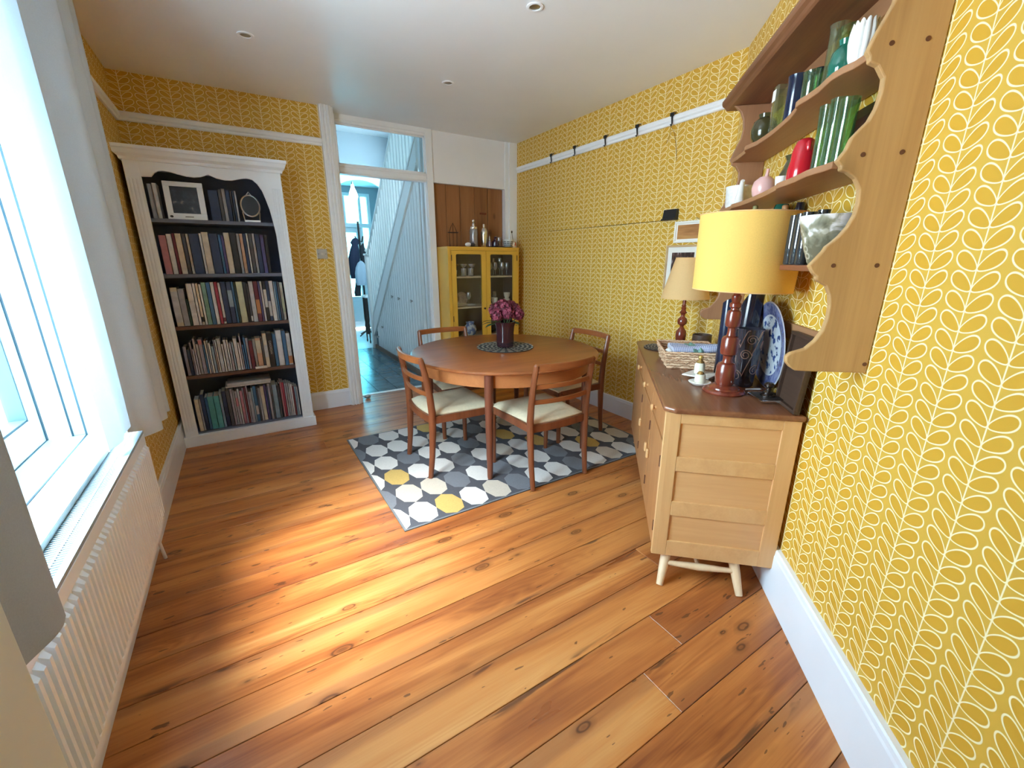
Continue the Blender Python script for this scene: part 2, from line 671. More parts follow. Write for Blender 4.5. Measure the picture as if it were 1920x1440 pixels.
M['pine'] = wood('honey_pine', (0.38, 0.205, 0.082), (0.53, 0.315, 0.135), (0.60, 0.385, 0.18), 'z', 0.42, 0.5, contrast=0.9, knots=(0.01, 3.2, 1.5))
M['pinex'] = wood('shaded_pine_shelf', (0.26, 0.115, 0.05), (0.34, 0.16, 0.075), (0.42, 0.215, 0.10), 'x', 0.45, 0.55, contrast=0.7)  # same pine, darkened: shade under the shelves put into the colour
M['knot'] = plain('dark_peg', (0.13, 0.045, 0.022), 0.6)
M['boarding'] = wood('old_pine_boarding', (0.20, 0.075, 0.026), (0.32, 0.13, 0.045), (0.40, 0.175, 0.065), 'z', 0.6, 0.5, knots=(7.0, 0.01, 3.6))
M['mahog'] = wood('turned_mahogany', (0.12, 0.022, 0.012), (0.19, 0.036, 0.018), (0.26, 0.055, 0.026), 'z', 0.22, coat=0.4)
M['yellow'] = plain('yellow_cabinet_paint', (0.76, 0.43, 0.06), 0.4, var=0.04, scale=6)
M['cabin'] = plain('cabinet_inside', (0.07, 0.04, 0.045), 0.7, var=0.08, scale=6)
M['cabshelf'] = plain('cabinet_shelf_edge', (0.62, 0.50, 0.36), 0.5, var=0.12, scale=22)
M['brass'] = plain('old_brass', (0.55, 0.42, 0.20), 0.3, 1.0)
M['chrome'] = plain('bright_metal', (0.80, 0.80, 0.80), 0.14, 1.0, var=0.02)
M['steel'] = plain('brushed_steel', (0.55, 0.53, 0.50), 0.35, 1.0, var=0.03)
M['black'] = plain('black_paint', (0.012, 0.012, 0.014), 0.4)
M['iron'] = plain('dark_iron', (0.05, 0.035, 0.03), 0.5, 0.6)
M['blackgloss'] = plain('black_glaze', (0.012, 0.012, 0.022), 0.12, coat=0.5)
M['navygloss'] = plain('navy_glaze', (0.012, 0.018, 0.045), 0.12, coat=0.5)
M['china'] = plain('white_china', (0.80, 0.78, 0.74), 0.2, var=0.02)
M['creamchina'] = plain('cream_china', (0.76, 0.70, 0.56), 0.22, var=0.04)
M['gold'] = plain('gold_lustre', (0.62, 0.44, 0.16), 0.25, 0.8)
M['pink'] = plain('pink_glaze', (0.72, 0.42, 0.38), 0.2, var=0.03)
M['red'] = plain('red_glaze', (0.50, 0.012, 0.022), 0.15, var=0.05, coat=0.3)
M['olive'] = plain('olive_glaze', (0.055, 0.05, 0.02), 0.12, var=0.2, coat=0.5)
M['dkgreen'] = plain('dark_green_glaze', (0.012, 0.035, 0.022), 0.14, var=0.1, coat=0.4)
M['teal'] = plain('teal_glaze', (0.012, 0.10, 0.085), 0.15, var=0.2, coat=0.3)
M['g_clear'] = glass('clear_glass', (0.86, 0.85, 0.88), 0.7, rough=0.06, body=0.28)
M['g_door'] = glass('daylight_tint_door_glass', (0.30, 0.62, 0.68), 0.02)  # tint added to dim and colour the daylight coming through
M['g_pane'] = glass('window_glass', (0.97, 0.99, 1.0), 0.02)
M['g_transom'] = glass('transom_glass', (0.86, 0.93, 0.95), 0.12)
M['g_cab'] = glass('cabinet_glass', (0.93, 0.93, 0.93), 0.05)
M['g_green'] = glass('green_glass', (0.60, 0.80, 0.56), 0.25, body=0.05)
M['g_pale'] = glass('pale_green_glass', (0.80, 0.86, 0.64), 0.25, body=0.05)
M['g_teal'] = glass('teal_glass', (0.04, 0.36, 0.25), 0.2, body=0.45)
M['g_smoke'] = glass('smoked_glass', (0.22, 0.23, 0.24), 0.2, body=0.2)
M['g_violet'] = glass('violet_glass', (0.10, 0.03, 0.06), 0.3, body=0.3)
M['g_purple'] = glass('purple_glass', (0.16, 0.06, 0.18), 0.2, body=0.3)
M['g_swirl'] = glass('dark_blue_glass', (0.16, 0.15, 0.20), 0.2, body=0.3)
M['copperline'] = plain('copper_swirl', (0.46, 0.28, 0.22), 0.4, 0.3)
M['tilehall'] = plain('slate_tile', (0.075, 0.12, 0.15), 0.22, var=0.35, scale=7)
M['grout'] = plain('tile_grout', (0.10, 0.14, 0.16), 0.8)
M['hallfloor'] = plain('lit_hall_floor', (0.46, 0.53, 0.55), 0.35, var=0.1, scale=3)  # pale tone is daylight at the far end, put into the floor colour
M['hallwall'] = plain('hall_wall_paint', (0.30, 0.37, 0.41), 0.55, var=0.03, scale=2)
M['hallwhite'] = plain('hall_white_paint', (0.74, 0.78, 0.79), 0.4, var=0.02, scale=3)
M['stairgrey'] = plain('stair_paint', (0.72, 0.73, 0.71), 0.42, var=0.03, scale=5)
M['plinthwood'] = wood('plinth_wood', (0.12, 0.06, 0.035), (0.20, 0.11, 0.07), (0.28, 0.16, 0.10), 'y', 0.5)
M['switch'] = plain('brushed_switch', (0.42, 0.41, 0.40), 0.4, 0.7)
M['paperpic'] = plain('cream_mount', (0.80, 0.77, 0.70), 0.7, var=0.02)
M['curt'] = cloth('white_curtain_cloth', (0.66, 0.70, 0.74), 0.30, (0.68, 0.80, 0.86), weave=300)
M['curt2'] = cloth('shaded_white_curtain', (0.34, 0.38, 0.44), 0.08, (0.6, 0.62, 0.64), weave=300)  # greyed: shade of the backlit cloth put into its colour
M['shade'] = cloth('yellow_lampshade', (0.96, 0.60, 0.15), 0.22, (0.98, 0.52, 0.12), rough=0.8, weave=260)
M['shade2'] = cloth('peach_lampshade', (0.95, 0.64, 0.30), 0.3, (0.95, 0.60, 0.26), rough=0.8, weave=260)
# ------------------------------------------------------------------ room shell
XL, XR, YB, YP, ZC = -0.575, 2.905, 4.40, 4.57, 2.70
YR = -0.90                       # wall behind the camera
NEAR_END = (CW.y - YR) / -DW.y   # where the splayed wall meets the rear wall
PN = W(NEAR_END, 0)
WIN = (0.95, 2.43, 0.70, 2.46)   # window opening in the left wall: y0 y1 z0 z1


def near_x(y):
    return CW.x + DW.x * ((y - CW.y) / DW.y)


# floor: dark slab and boards laid along the back wall
fl = MB()
fl.prism([(XL - 0.02, YR), (PN.x + 0.02, YR), (XR + 0.02, CW.y), (XR + 0.02, 4.62), (XL - 0.02, 4.62)], 'z', -0.06, -0.016)
floor = struct(fl.build('floor', M['under']))
BW = 0.1645
y = YR
row = 0
while y < 4.60:
    y0, y1 = y + 0.0012, min(y + BW - 0.0012, 4.62)
    xa = XL
    cut = {10: [1.24], 11: [], 12: [1.52], 9: [1.02], 13: [], 8: []}.get(row)
    if cut is None:
        cut = [RND.uniform(0.2, 2.4)] if RND.random() < 0.35 else []
    xr0 = min(XR, near_x(y0)) if y0 < CW.y else XR
    xr1 = min(XR, near_x(y1)) if y1 < CW.y else XR
    if y0 > YB:            # under the door lining only
        xa, cut = 0.86, []
    xs = [xa] + [c for c in cut if c < min(xr0, xr1) - 0.2] + [None]
    for i in range(len(xs) - 1):
        a = xs[i] + (0.0004 if i else 0)
        last = xs[i + 1] is None
        b0, b1 = (xr0, xr1) if last else (xs[i + 1] - 0.0004,) * 2
        if max(b0, b1) - a < 0.05:
            continue
        cx, cy = (a + max(b0, b1)) / 2, (y0 + y1) / 2
        dz = RND.uniform(-0.0008, 0.0008)
        m = MB()
        m.prism([(a - cx, y0 - cy), (b0 - cx, y0 - cy), (b1 - cx, y1 - cy), (a - cx, y1 - cy)], 'z', -0.016, dz)
        m.build('floorboard', M['floor'], floor, (cx, cy, 0), bevel=0.0012, seg=1)
    y += BW
    row += 1

# left wall with its window opening
wl = MB()
a, b, c, d = WIN
for (y0, y1, z0, z1) in ((YR, a, 0, ZC), (b, YB, 0, ZC), (a, b, 0, c - 0.032), (a, b, d, ZC)):
    wl.box(XL - 0.34, XL - 0.002, y0, y1, z0, z1, 1)
    wl.wallquad((XL, y0), (XL, y1), z0, z1, 0, y0)
struct(wl.build('wall_left', [M['paper'], M['plaster']]))

wb = MB()
wb.box(XL - 0.3, 0.80, YB + 0.002, YB + 0.16, 0, ZC, 1)
wb.wallquad((XL, YB), (0.80, YB), 0, ZC, 0, XL + 0.0114 + 0.58)
struct(wb.build('wall_back', [M['paper'], M['plaster']]))

wr = MB()
wr.box(XR + 0.002, XR + 0.12, CW.y - 0.05, 4.75, 0, ZC, 1)
wr.wallquad((XR, CW.y), (XR, 4.62), 0, ZC, 0, 0.03)
struct(wr.build('wall_right', [M['paper'], M['plaster']]))

wn_ = MB()
p0, p1, p2, p3 = W(0, -0.002), W(NEAR_END, -0.002), W(NEAR_END + 0.15, -0.14), W(-0.06, -0.14)
wn_.prism([(p.x, p.y) for p in (p0, p1, p2, p3)], 'z', 0, ZC, 1)
q0, q1 = W(0, 0), W(NEAR_END, 0)
wn_.wallquad((q0.x, q0.y), (q1.x, q1.y), 0, ZC, 0, -2.193 + 0.1445 * 16.5)
struct(wn_.build('wall_near', [M['paper'], M['plaster']]))

struct(MB().box(XL, PN.x + 0.05, YR - 0.2, YR, 0, ZC).build('wall_rear', M['plaster']))

ce = MB()
ce.box(XL - 0.3, XR + 0.3, YR - 0.2, 4.615, ZC, ZC + 0.1)
struct(ce.build('ceiling', M['ceil']))


def rail_profile(h, d):
    return [(0, 0), (d * 0.45, 0.0), (d * 0.62, h * 0.12), (d * 0.55, h * 0.30), (d * 0.9, h * 0.45), (d, h * 0.70), (d * 0.92, h * 0.9), (d * 0.6, h), (0, h)]


def skirt_profile(h, d):
    return [(0, 0), (d, 0), (d, h * 0.86), (d * 0.9, h * 0.90), (d * 0.86, h * 0.97), (d * 0.7, h), (0, h)]


def run(name, prof, p, q, z, mat, into):
    """sweep a moulding profile (out, up) from p to q; into = direction into the room"""
    m = MB()
    p, q, into = Vector(p), Vector(q), Vector(into)
    A = [m.v(p.x + into.x * o, p.y + into.y * o, z + h) for o, h in prof]
    B = [m.v(q.x + into.x * o, q.y + into.y * o, z + h) for o, h in prof]
    n = len(prof)
    m.face(A)
    m.face(B[::-1])
    for i in range(n):
        j = (i + 1) % n
        m.face([A[i], A[j], B[j], B[i]])
    return struct(m.build(name, mat))


RP = rail_profile(0.062, 0.032)
run('trim_1', RP, (XL, YR), (XL, YB), 2.383, M['white'], (1, 0))
run('trim_2', RP, (XL, YB), (0.79, YB), 2.383, M['white'], (0, -1))
run('trim_3', RP, (XR, CW.y), (XR, YP - 0.06), 2.387, M['white'], (-1, 0))
run('trim_4', RP, W(0, 0)[:2], W(NEAR_END, 0)[:2], 2.387, M['white'], NW)
run('baseboard_left', skirt_profile(0.19, 0.024), (XL, YR), (XL, YB), 0, M['skirt'], (1, 0))
run('baseboard_back', skirt_profile(0.175, 0.024), (XL, YB), (0.79, YB), 0, M['skirt'], (0, -1))
run('baseboard_right', skirt_profile(0.165, 0.022), (XR, CW.y - 0.01), (XR, YP), 0, M['skirt'], (-1, 0))
run('baseboard_near', skirt_profile(0.235, 0.024), W(0, 0)[:2], W(NEAR_END, 0)[:2], 0, M['skirt'], NW)

# door lining: fluted casing at the left, head, transom, right post, plain panel over the alcove
cas = MB()
cas.box(0.785, 0.885, YB - 0.045, YB + 0.10, 0, ZC)
for k in range(3):
    cas.box(0.797 + k * 0.027, 0.813 + k * 0.027, YB - 0.058, YB - 0.045, 0.0, ZC)
cas.box(0.885, 0.905, YB - 0.02, YB + 0.17, 0, ZC)
cas.box(0.905, 0.942, YP - 0.03, YP + 0.05, 0, ZC)
struct(cas.build('trim_5', M['white'], bevel=0.003))
hd = MB()
hd.box(0.942, 1.80, YP - 0.02, YP + 0.05, 2.632, ZC)
hd.box(0.942, 1.80, YP - 0.035, YP - 0.02, 2.655, ZC)
hd.box(0.942, 1.80, YP - 0.02, YP + 0.05, 2.205, 2.285)
hd.box(0.942, 1.80, YP - 0.032, YP - 0.02, 2.215, 2.235)
hd.box(0.942, 1.80, YP - 0.032, YP - 0.02, 2.262, 2.278)
struct(hd.build('trim_6', M['white'], bevel=0.003))
ps = MB()
ps.box(1.80, 1.872, YP - 0.03, YP + 0.06, 0, ZC)
ps.box(1.788, 1.80, YP - 0.008, YP + 0.04, 0, 2.205)
struct(ps.build('trim_7', M['white'], bevel=0.003))
pa = MB()
pa.box(1.872, 2.76, YP - 0.008, YP + 0.045, 2.21, ZC)
struct(pa.build('wall_panel', M['plaster']))
po = MB()
po.box(2.75, 2.80, YP - 0.02, YP + 0.05, 0, ZC)
po.box(2.80, XR, YP - 0.035, YP + 0.05, 0, ZC)
struct(po.build('trim_8', M['white'], bevel=0.003))
th = MB()
th.box(0.942, 1.79, 4.60, 4.66, -0.02, 0.006)
struct(th.build('trim_9', M['white'], bevel=0.002))
tw = structure('window_2', (0, 0, 0))
g_ = MB()
g_.box(0.942, 1.80, YP + 0.012, YP + 0.017, 2.285, 2.632)
g_.build('pane', M['g_transom'], tw)
for nm, bx in (('glazing_bead', (0.942, 1.80, YP, YP + 0.012, 2.285, 2.300)), ('glazing_bead', (0.942, 1.80, YP, YP + 0.012, 2.618, 2.632)),
               ('glazing_bead', (0.942, 0.955, YP, YP + 0.012, 2.285, 2.632)), ('glazing_bead', (1.787, 1.80, YP, YP + 0.012, 2.285, 2.632))):
    MB().box(*bx).build(nm, M['white'], tw)

# boarding at the back of the alcove, plank by plank
bd = structure('wall_alcove')
MB().box(1.86, 2.78, 4.64, 4.72, 0, 2.25).build('backing', M['under'], bd)
xs = [1.872, 2.035, 2.205, 2.385, 2.555, 2.75]
for i in range(5):
    MB().box(xs[i] + 0.0025, xs[i + 1] - 0.0025, 4.618 + (i % 2) * 0.004, 4.641, 0, 2.22).build('plank', M['boarding'], bd, bevel=0.003, seg=1)
MB().box(2.45, 2.53, 4.611, 4.621, 1.93, 1.95).build('batten', M['mahog'], bd)

# pale pier beside the camera, at the near end of the window
pr = MB()
pr.box(XL, -0.352, 0.30, 0.80, 0, ZC)
struct(pr.build('trim_10', M['cream'], bevel=0.008, seg=3))

# ------------------------------------------------------------------ window in the left wall
w1 = structure('window_1')
a, b, c, d = WIN
XF = -0.80
sl = MB()
sl.box(-0.80, -0.548, a + 0.001, b - 0.001, c - 0.03, c + 0.0)
sl.build('sill', M['upvc'], w1, bevel=0.006)
ar = MB()
ar.box(-0.66, XL + 0.012, b - 0.022, b, c, d)
ar.box(-0.70, -0.66, b - 0.012, b, c, d)
ar.box(XL - 0.004, XL + 0.014, b - 0.03, b + 0.05, c - 0.03, d + 0.05)
ar.box(XL - 0.004, XL + 0.014, a - 0.05, b + 0.05, d, d + 0.05)
ar.build('reveal_lining', M['upvc'], w1, bevel=0.003)
for bx in ((-0.659, -0.653, a + 0.002, b - 0.024, c - 0.001, c + 0.002), (-0.785, -0.778, a + 0.002, b - 0.02, c - 0.001, c + 0.003),
           (-0.659, -0.653, b - 0.0245, b - 0.0205, c, d), (-0.704, -0.698, b - 0.0145, b - 0.0105, c, d),
           (-0.782, -0.776, b - 0.024, b - 0.0105, c, d), (XL + 0.010, XL + 0.0145, b - 0.034, b - 0.029, c, d)):
    MB().box(*bx).build('edge_line', M['gasket'], w1)  # added strips: dark lines standing in for shade at the joints
fm = MB()
fm.box(XF - 0.07, XF + 0.02, b - 0.085, b - 0.02, c, d)
fm.box(XF - 0.07, XF + 0.02, a, a + 0.065, c, d)
fm.box(XF - 0.068, XF + 0.018, a + 0.01, b - 0.03, c - 0.028, c + 0.065)
fm.box(XF - 0.068, XF + 0.018, a + 0.01, b - 0.03, d - 0.065, d - 0.001)
fm.box(XF - 0.066, XF + 0.016, 1.66, 1.73, c + 0.065, d - 0.065)
fm.build('outer_frame', M['upvc'], w1, bevel=0.004)
for (y0, y1) in ((a + 0.065, 1.66), (1.73, b - 0.085)):
    s = MB()
    z0, z1 = c + 0.065, d - 0.065
    w = 0.062
    s.box(XF - 0.055, XF + 0.038, y0, y0 + w, z0, z1)
    s.box(XF - 0.055, XF + 0.038, y1 - w, y1, z0, z1)
    s.box(XF - 0.055, XF + 0.038, y0 + w, y1 - w, z0, z0 + w)
    s.box(XF - 0.055, XF + 0.038, y0 + w, y1 - w, z1 - w, z1)
    for gb in ((y0 - 0.003, y0 + 0.001, z0, z1), (y1 - 0.001, y1 + 0.003, z0, z1), (y0, y1, z0 - 0.003, z0 + 0.001), (y0, y1, z1 - 0.001, z1 + 0.003)):
        MB().box(XF + 0.012, XF + 0.0215, *gb).build('sash_line', M['gasket'], w1)  # added dark line for the shaded gap round the sash
    sa = s.build('sash', M['upvc'], w1, bevel=0.006)
    k = MB()
    for bx in ((y0 + w, y0 + w + 0.008, z0 + w, z1 - w), (y1 - w - 0.008, y1 - w, z0 + w, z1 - w),
               (y0 + w, y1 - w, z0 + w, z0 + w + 0.008), (y0 + w, y1 - w, z1 - w - 0.008, z1 - w)):
        k.box(XF - 0.02, XF + (0.03 if bx[1] - bx[0] < 0.02 else 0.029), bx[0], bx[1], bx[2], bx[3])
    k.build('gasket', M['gasket'], sa)
    MB().box(XF - 0.015, XF - 0.01, y0 + w, y1 - w, z0 + w, z1 - w).build('pane', M['g_pane'], sa)

# ------------------------------------------------------------------ hall beyond the doorway
HX0, HX1, HY1, HZ = 0.70, 2.75, 9.60, 3.50
hf = struct(MB().box(HX0, HX1, 4.62, 7.29, -0.06, -0.012).build('hall_floor', M['grout']))
tx = [0.72 + 0.215 * i for i in range(6)]
ty = [4.67 + 0.262 * i for i in range(11)]
for i in range(5):
    for j in range(10):
        cx, cy = (tx[i] + tx[i + 1]) / 2, (ty[j] + ty[j + 1]) / 2
        MB().box(-0.1045, 0.1045, -0.128, 0.128, -0.012, RND.uniform(-0.001, 0.001)).build('tile', M['tilehall'], hf, (cx, cy, 0))
struct(MB().box(HX0, HX1, 7.29, HY1, -0.06, -0.004).build('hall_floor', M['hallfloor']))
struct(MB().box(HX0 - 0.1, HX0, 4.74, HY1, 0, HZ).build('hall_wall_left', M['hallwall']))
LW = (5.9, 7.5, 2.52, 3.46)
h = MB()
for (y0, y1, z0, z1) in ((4.74, LW[0], 0, HZ), (LW[1], HY1, 0, HZ), (LW[0], LW[1], 0, LW[2]), (LW[0], LW[1], LW[3], HZ)):
    h.box(HX1, HX1 + 0.12, y0, y1, z0, z1)
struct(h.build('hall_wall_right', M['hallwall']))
h = MB()
h.box(HX0 - 0.1, HX1 + 0.1, 4.62, 4.74, 2.72, HZ)
h.box(HX0 - 0.1, 0.90, 4.57, 4.74, 0, HZ)
h.box(1.81, HX1 + 0.12, 4.73, 4.79, 0, HZ)
struct(h.build('hall_wall_near', M['hallwhite']))
struct(MB().box(HX0 - 0.1, HX1 + 0.12, 4.62, HY1 + 0.1, HZ, HZ + 0.1).build('hall_ceiling', M['hallwhite']))
# arched partition
ac = MB()
pts = [(HX0, 0), (1.55, 0), (1.55, 2.52)]
for k in range(13):
    a_ = PI - PI * k / 12
    pts.append((2.04 + 0.49 * math.cos(a_), 2.52 + 0.31 * math.sin(a_)))
pts += [(2.53, 0), (HX1, 0), (HX1, HZ), (HX0, HZ)]
ac.prism(pts, 'y', 8.28, 8.36)
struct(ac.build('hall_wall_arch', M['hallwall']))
e = MB()
ring = [(2.04 + 0.50 * math.cos(PI - PI * k / 12), 2.52 + 0.32 * math.sin(PI - PI * k / 12)) for k in range(13)]
e.bar([(x, 8.30, z) for x, z in ring], 0.12, 0.045, up=(0, 1, 0))
struct(e.build('trim_11', M['hallwhite']))
struct(MB().box(HX0, HX1, 8.36, HY1, 2.86, 2.92).build('hall_ceiling', M['hallwhite']))
# front wall with the glazed front door and fanlight
FD = (1.56, 2.52)
h = MB()
for (x0, x1, z0, z1) in ((HX0, FD[0], 0, HZ), (FD[1], HX1, 0, HZ), (FD[0], FD[1], 2.74, HZ)):
    h.box(x0, x1, HY1, HY1 + 0.12, z0, z1)
struct(h.build('hall_wall_front', M['hallwall']))
d1 = structure('door_1', (0, HY1, 0))
f = MB()
f.box(FD[0], FD[0] + 0.06, 0.0, 0.10, 0, 2.74)
f.box(FD[1] - 0.06, FD[1], 0.0, 0.10, 0, 2.74)
f.box(FD[0] + 0.06, FD[1] - 0.06, 0.002, 0.10, 2.68, 2.739)
f.box(FD[0] + 0.06, FD[1] - 0.06, -0.02, 0.098, 2.08, 2.16)
f.box(2.285, 2.335, 0.003, 0.097, 0, 2.735)
f.build('frame', M['hallwhite'], d1)
lf = MB()
lf.box(1.62, 1.72, 0.02, 0.07, 0.02, 2.08)
lf.box(2.20, 2.285, 0.02, 0.07, 0.02, 2.08)
lf.box(1.72, 2.20, 0.02, 0.07, 0.02, 0.68)
lf.box(1.72, 2.20, 0.02, 0.07, 1.98, 2.08)
lf.box(1.78, 2.14, 0.01, 0.03, 0.14, 0.58)
lf.build('leaf', M['hallwhite'], d1, bevel=0.004)
MB().box(1.72, 2.20, 0.04, 0.046, 0.68, 1.98).build('pane', M['g_door'], d1)
MB().box(1.94, 1.97, 0.03, 0.055, 0.68, 1.98).build('glazing_bar', M['hallwhite'], d1)
MB().box(1.62, 2.285, 0.04, 0.046, 2.16, 2.68).build('pane', M['g_door'], d1)
MB().box(1.99, 2.03, 0.03, 0.055, 2.16, 2.68).build('glazing_bar', M['hallwhite'], d1)
MB().box(2.335, 2.46, 0.04, 0.046, 0.9, 2.08).build('pane', M['g_door'], d1)
MB().box(2.335, 2.46, 0.04, 0.046, 2.16, 2.68).build('pane', M['g_door'], d1)
MB().box(2.335, 2.46, 0.02, 0.07, 0.0, 0.9).build('leaf', M['hallwhite'], d1)
w4 = structure('window_4')
f = MB()
for bx in ((LW[0], LW[0] + 0.05, LW[2], LW[3]), (LW[1] - 0.05, LW[1], LW[2], LW[3]), (LW[0] + 0.05, LW[1] - 0.05, LW[2], LW[2] + 0.05), (LW[0] + 0.05, LW[1] - 0.05, LW[3] - 0.05, LW[3])):
    f.box(HX1 + 0.03, HX1 + 0.08, bx[0], bx[1], bx[2], bx[3])
f.build('outer_frame', M['hallwhite'], w4)
MB().box(HX1 + 0.05, HX1 + 0.055, LW[0] + 0.05, LW[1] - 0.05, LW[2] + 0.05, LW[3] - 0.05).build('pane', M['g_pane'], w4)
# ------------------------------------------------------------------ rug
RX0, RX1, RY0, RY1 = 0.557, 2.62, 2.005, 3.455
rug = thing('rug', 'charcoal rectangular rug woven with pale and ochre octagons under the dining table', 'rug', ((RX0 + RX1) / 2, (RY0 + RY1) / 2, 0), 0.006)
rmats = [plain('rug_charcoal', (0.075, 0.077, 0.095), 0.95, var=0.12, scale=160, bump=0.2),
         plain('rug_offwhite', (0.70, 0.68, 0.67), 0.95, var=0.06, scale=160),
         plain('rug_beige', (0.55, 0.49, 0.42), 0.95, var=0.07, scale=160),
         plain('rug_ochre', (0.56, 0.38, 0.12), 0.95, var=0.08, scale=160),
         plain('rug_grey', (0.17, 0.18, 0.21), 0.95, var=0.08, scale=160),
         plain('rug_edge', (0.17, 0.18, 0.20), 0.95, var=0.1, scale=160)]
ox, oy = (RX0 + RX1) / 2, (RY0 + RY1) / 2
m = MB()
m.box(RX0 - ox, RX1 - ox, RY0 - oy, RY1 - oy, 0.001, 0.007)
m.build('pile', rmats[0], rug)
m = MB()
for bx in ((RX0, RX1, RY0, RY0 + 0.012), (RX0, RX1, RY1 - 0.012, RY1), (RX0, RX0 + 0.012, RY0 + 0.012, RY1 - 0.012), (RX1 - 0.012, RX1, RY0 + 0.012, RY1 - 0.012)):
    m.box(bx[0] - ox, bx[1] - ox, bx[2] - oy, bx[3] - oy, 0.001, 0.0078)
m.build('binding', rmats[5], rug)
rows = ['11312411412141', '422414114131214', '131141213114212', '114114131144112', '411121412113141', '141131141212114']
m = MB()
for j in range(6):
    cyy = 2.130 + 0.2465 * j
    for i in range(13):
        cxx = 0.543 + 0.1665 * i
        # every octagon is clipped by the rug's edge
        P = []
        for k in range(8):
            t_ = 2 * PI * k / 8
            P.append((min(max(cxx + 0.0830 * math.cos(t_) * 1.0, RX0 + 0.012), RX1 - 0.012), min(max(cyy + 0.1225 * math.sin(t_), RY0 + 0.012), RY1 - 0.012)))
        if max(p[0] for p in P) - min(p[0] for p in P) < 0.02 or max(p[1] for p in P) - min(p[1] for p in P) < 0.02:
            continue
        Q = []
        for p in P:
            if not Q or (abs(p[0] - Q[-1][0]) + abs(p[1] - Q[-1][1])) > 1e-4:
                Q.append(p)
        m.face([m.v(p[0] - ox, p[1] - oy, 0.0076) for p in Q], int(rows[j][i]))
m.build('octagon_pattern', rmats, rug)

# ------------------------------------------------------------------ dining table
TX, TY, TR, TH = 1.668, 2.776, 0.718, 0.76
tbl = thing('dining_table', 'round teak dining table on the octagon rug in the middle of the room', 'table', (TX, TY, 0))
fold = math.radians(192)
for s in (0, 1):
    m = MB()
    prof = [(TR - 0.018, 0.0), (TR - 0.004, 0.006), (TR, 0.014), (TR - 0.004, 0.021), (TR - 0.014, 0.026)]
    n = 40
    rings = []
    for r, z in prof:
        rings.append([m.v(r * math.cos(fold + PI * s + PI * k / n), r * math.sin(fold + PI * s + PI * k / n), z) for k in range(n + 1)])
    for i in range(len(prof) - 1):
        for k in range(n):
            m.face([rings[i][k], rings[i][k + 1], rings[i + 1][k + 1], rings[i + 1][k]])
    m.face(rings[-1])
    m.face(rings[0][::-1])
    for i in range(len(prof) - 1):
        pass
    d_ = Vector((math.cos(fold + PI * s + PI / 2), math.sin(fold + PI * s + PI / 2), 0)) * 0.0006
    o = m.build('table_leaf', M['teak'], tbl, (d_.x, d_.y, TH - 0.026), smooth=True)
m = MB()
m.lathe([(0.634, 0.640), (0.652, 0.640), (0.652, 0.734), (0.634, 0.734), (0.634, 0.640)], 64)
m.build('apron', M['apron'], tbl, smooth=True)
for (x, y) in ((1.240, 2.262), (1.165, 3.105), (2.10, 3.28), (2.085, 2.300)):
    lx, ly = x - TX, y - TY
    m = MB()
    m.lathe([(0.0, 0.008), (0.017, 0.008), (0.019, 0.03), (0.026, 0.38), (0.029, 0.62), (0.029, 0.734), (0.0, 0.734)], 14, (lx, ly, 0))
    m.build('leg', M['teakdark'], tbl, smooth=True)


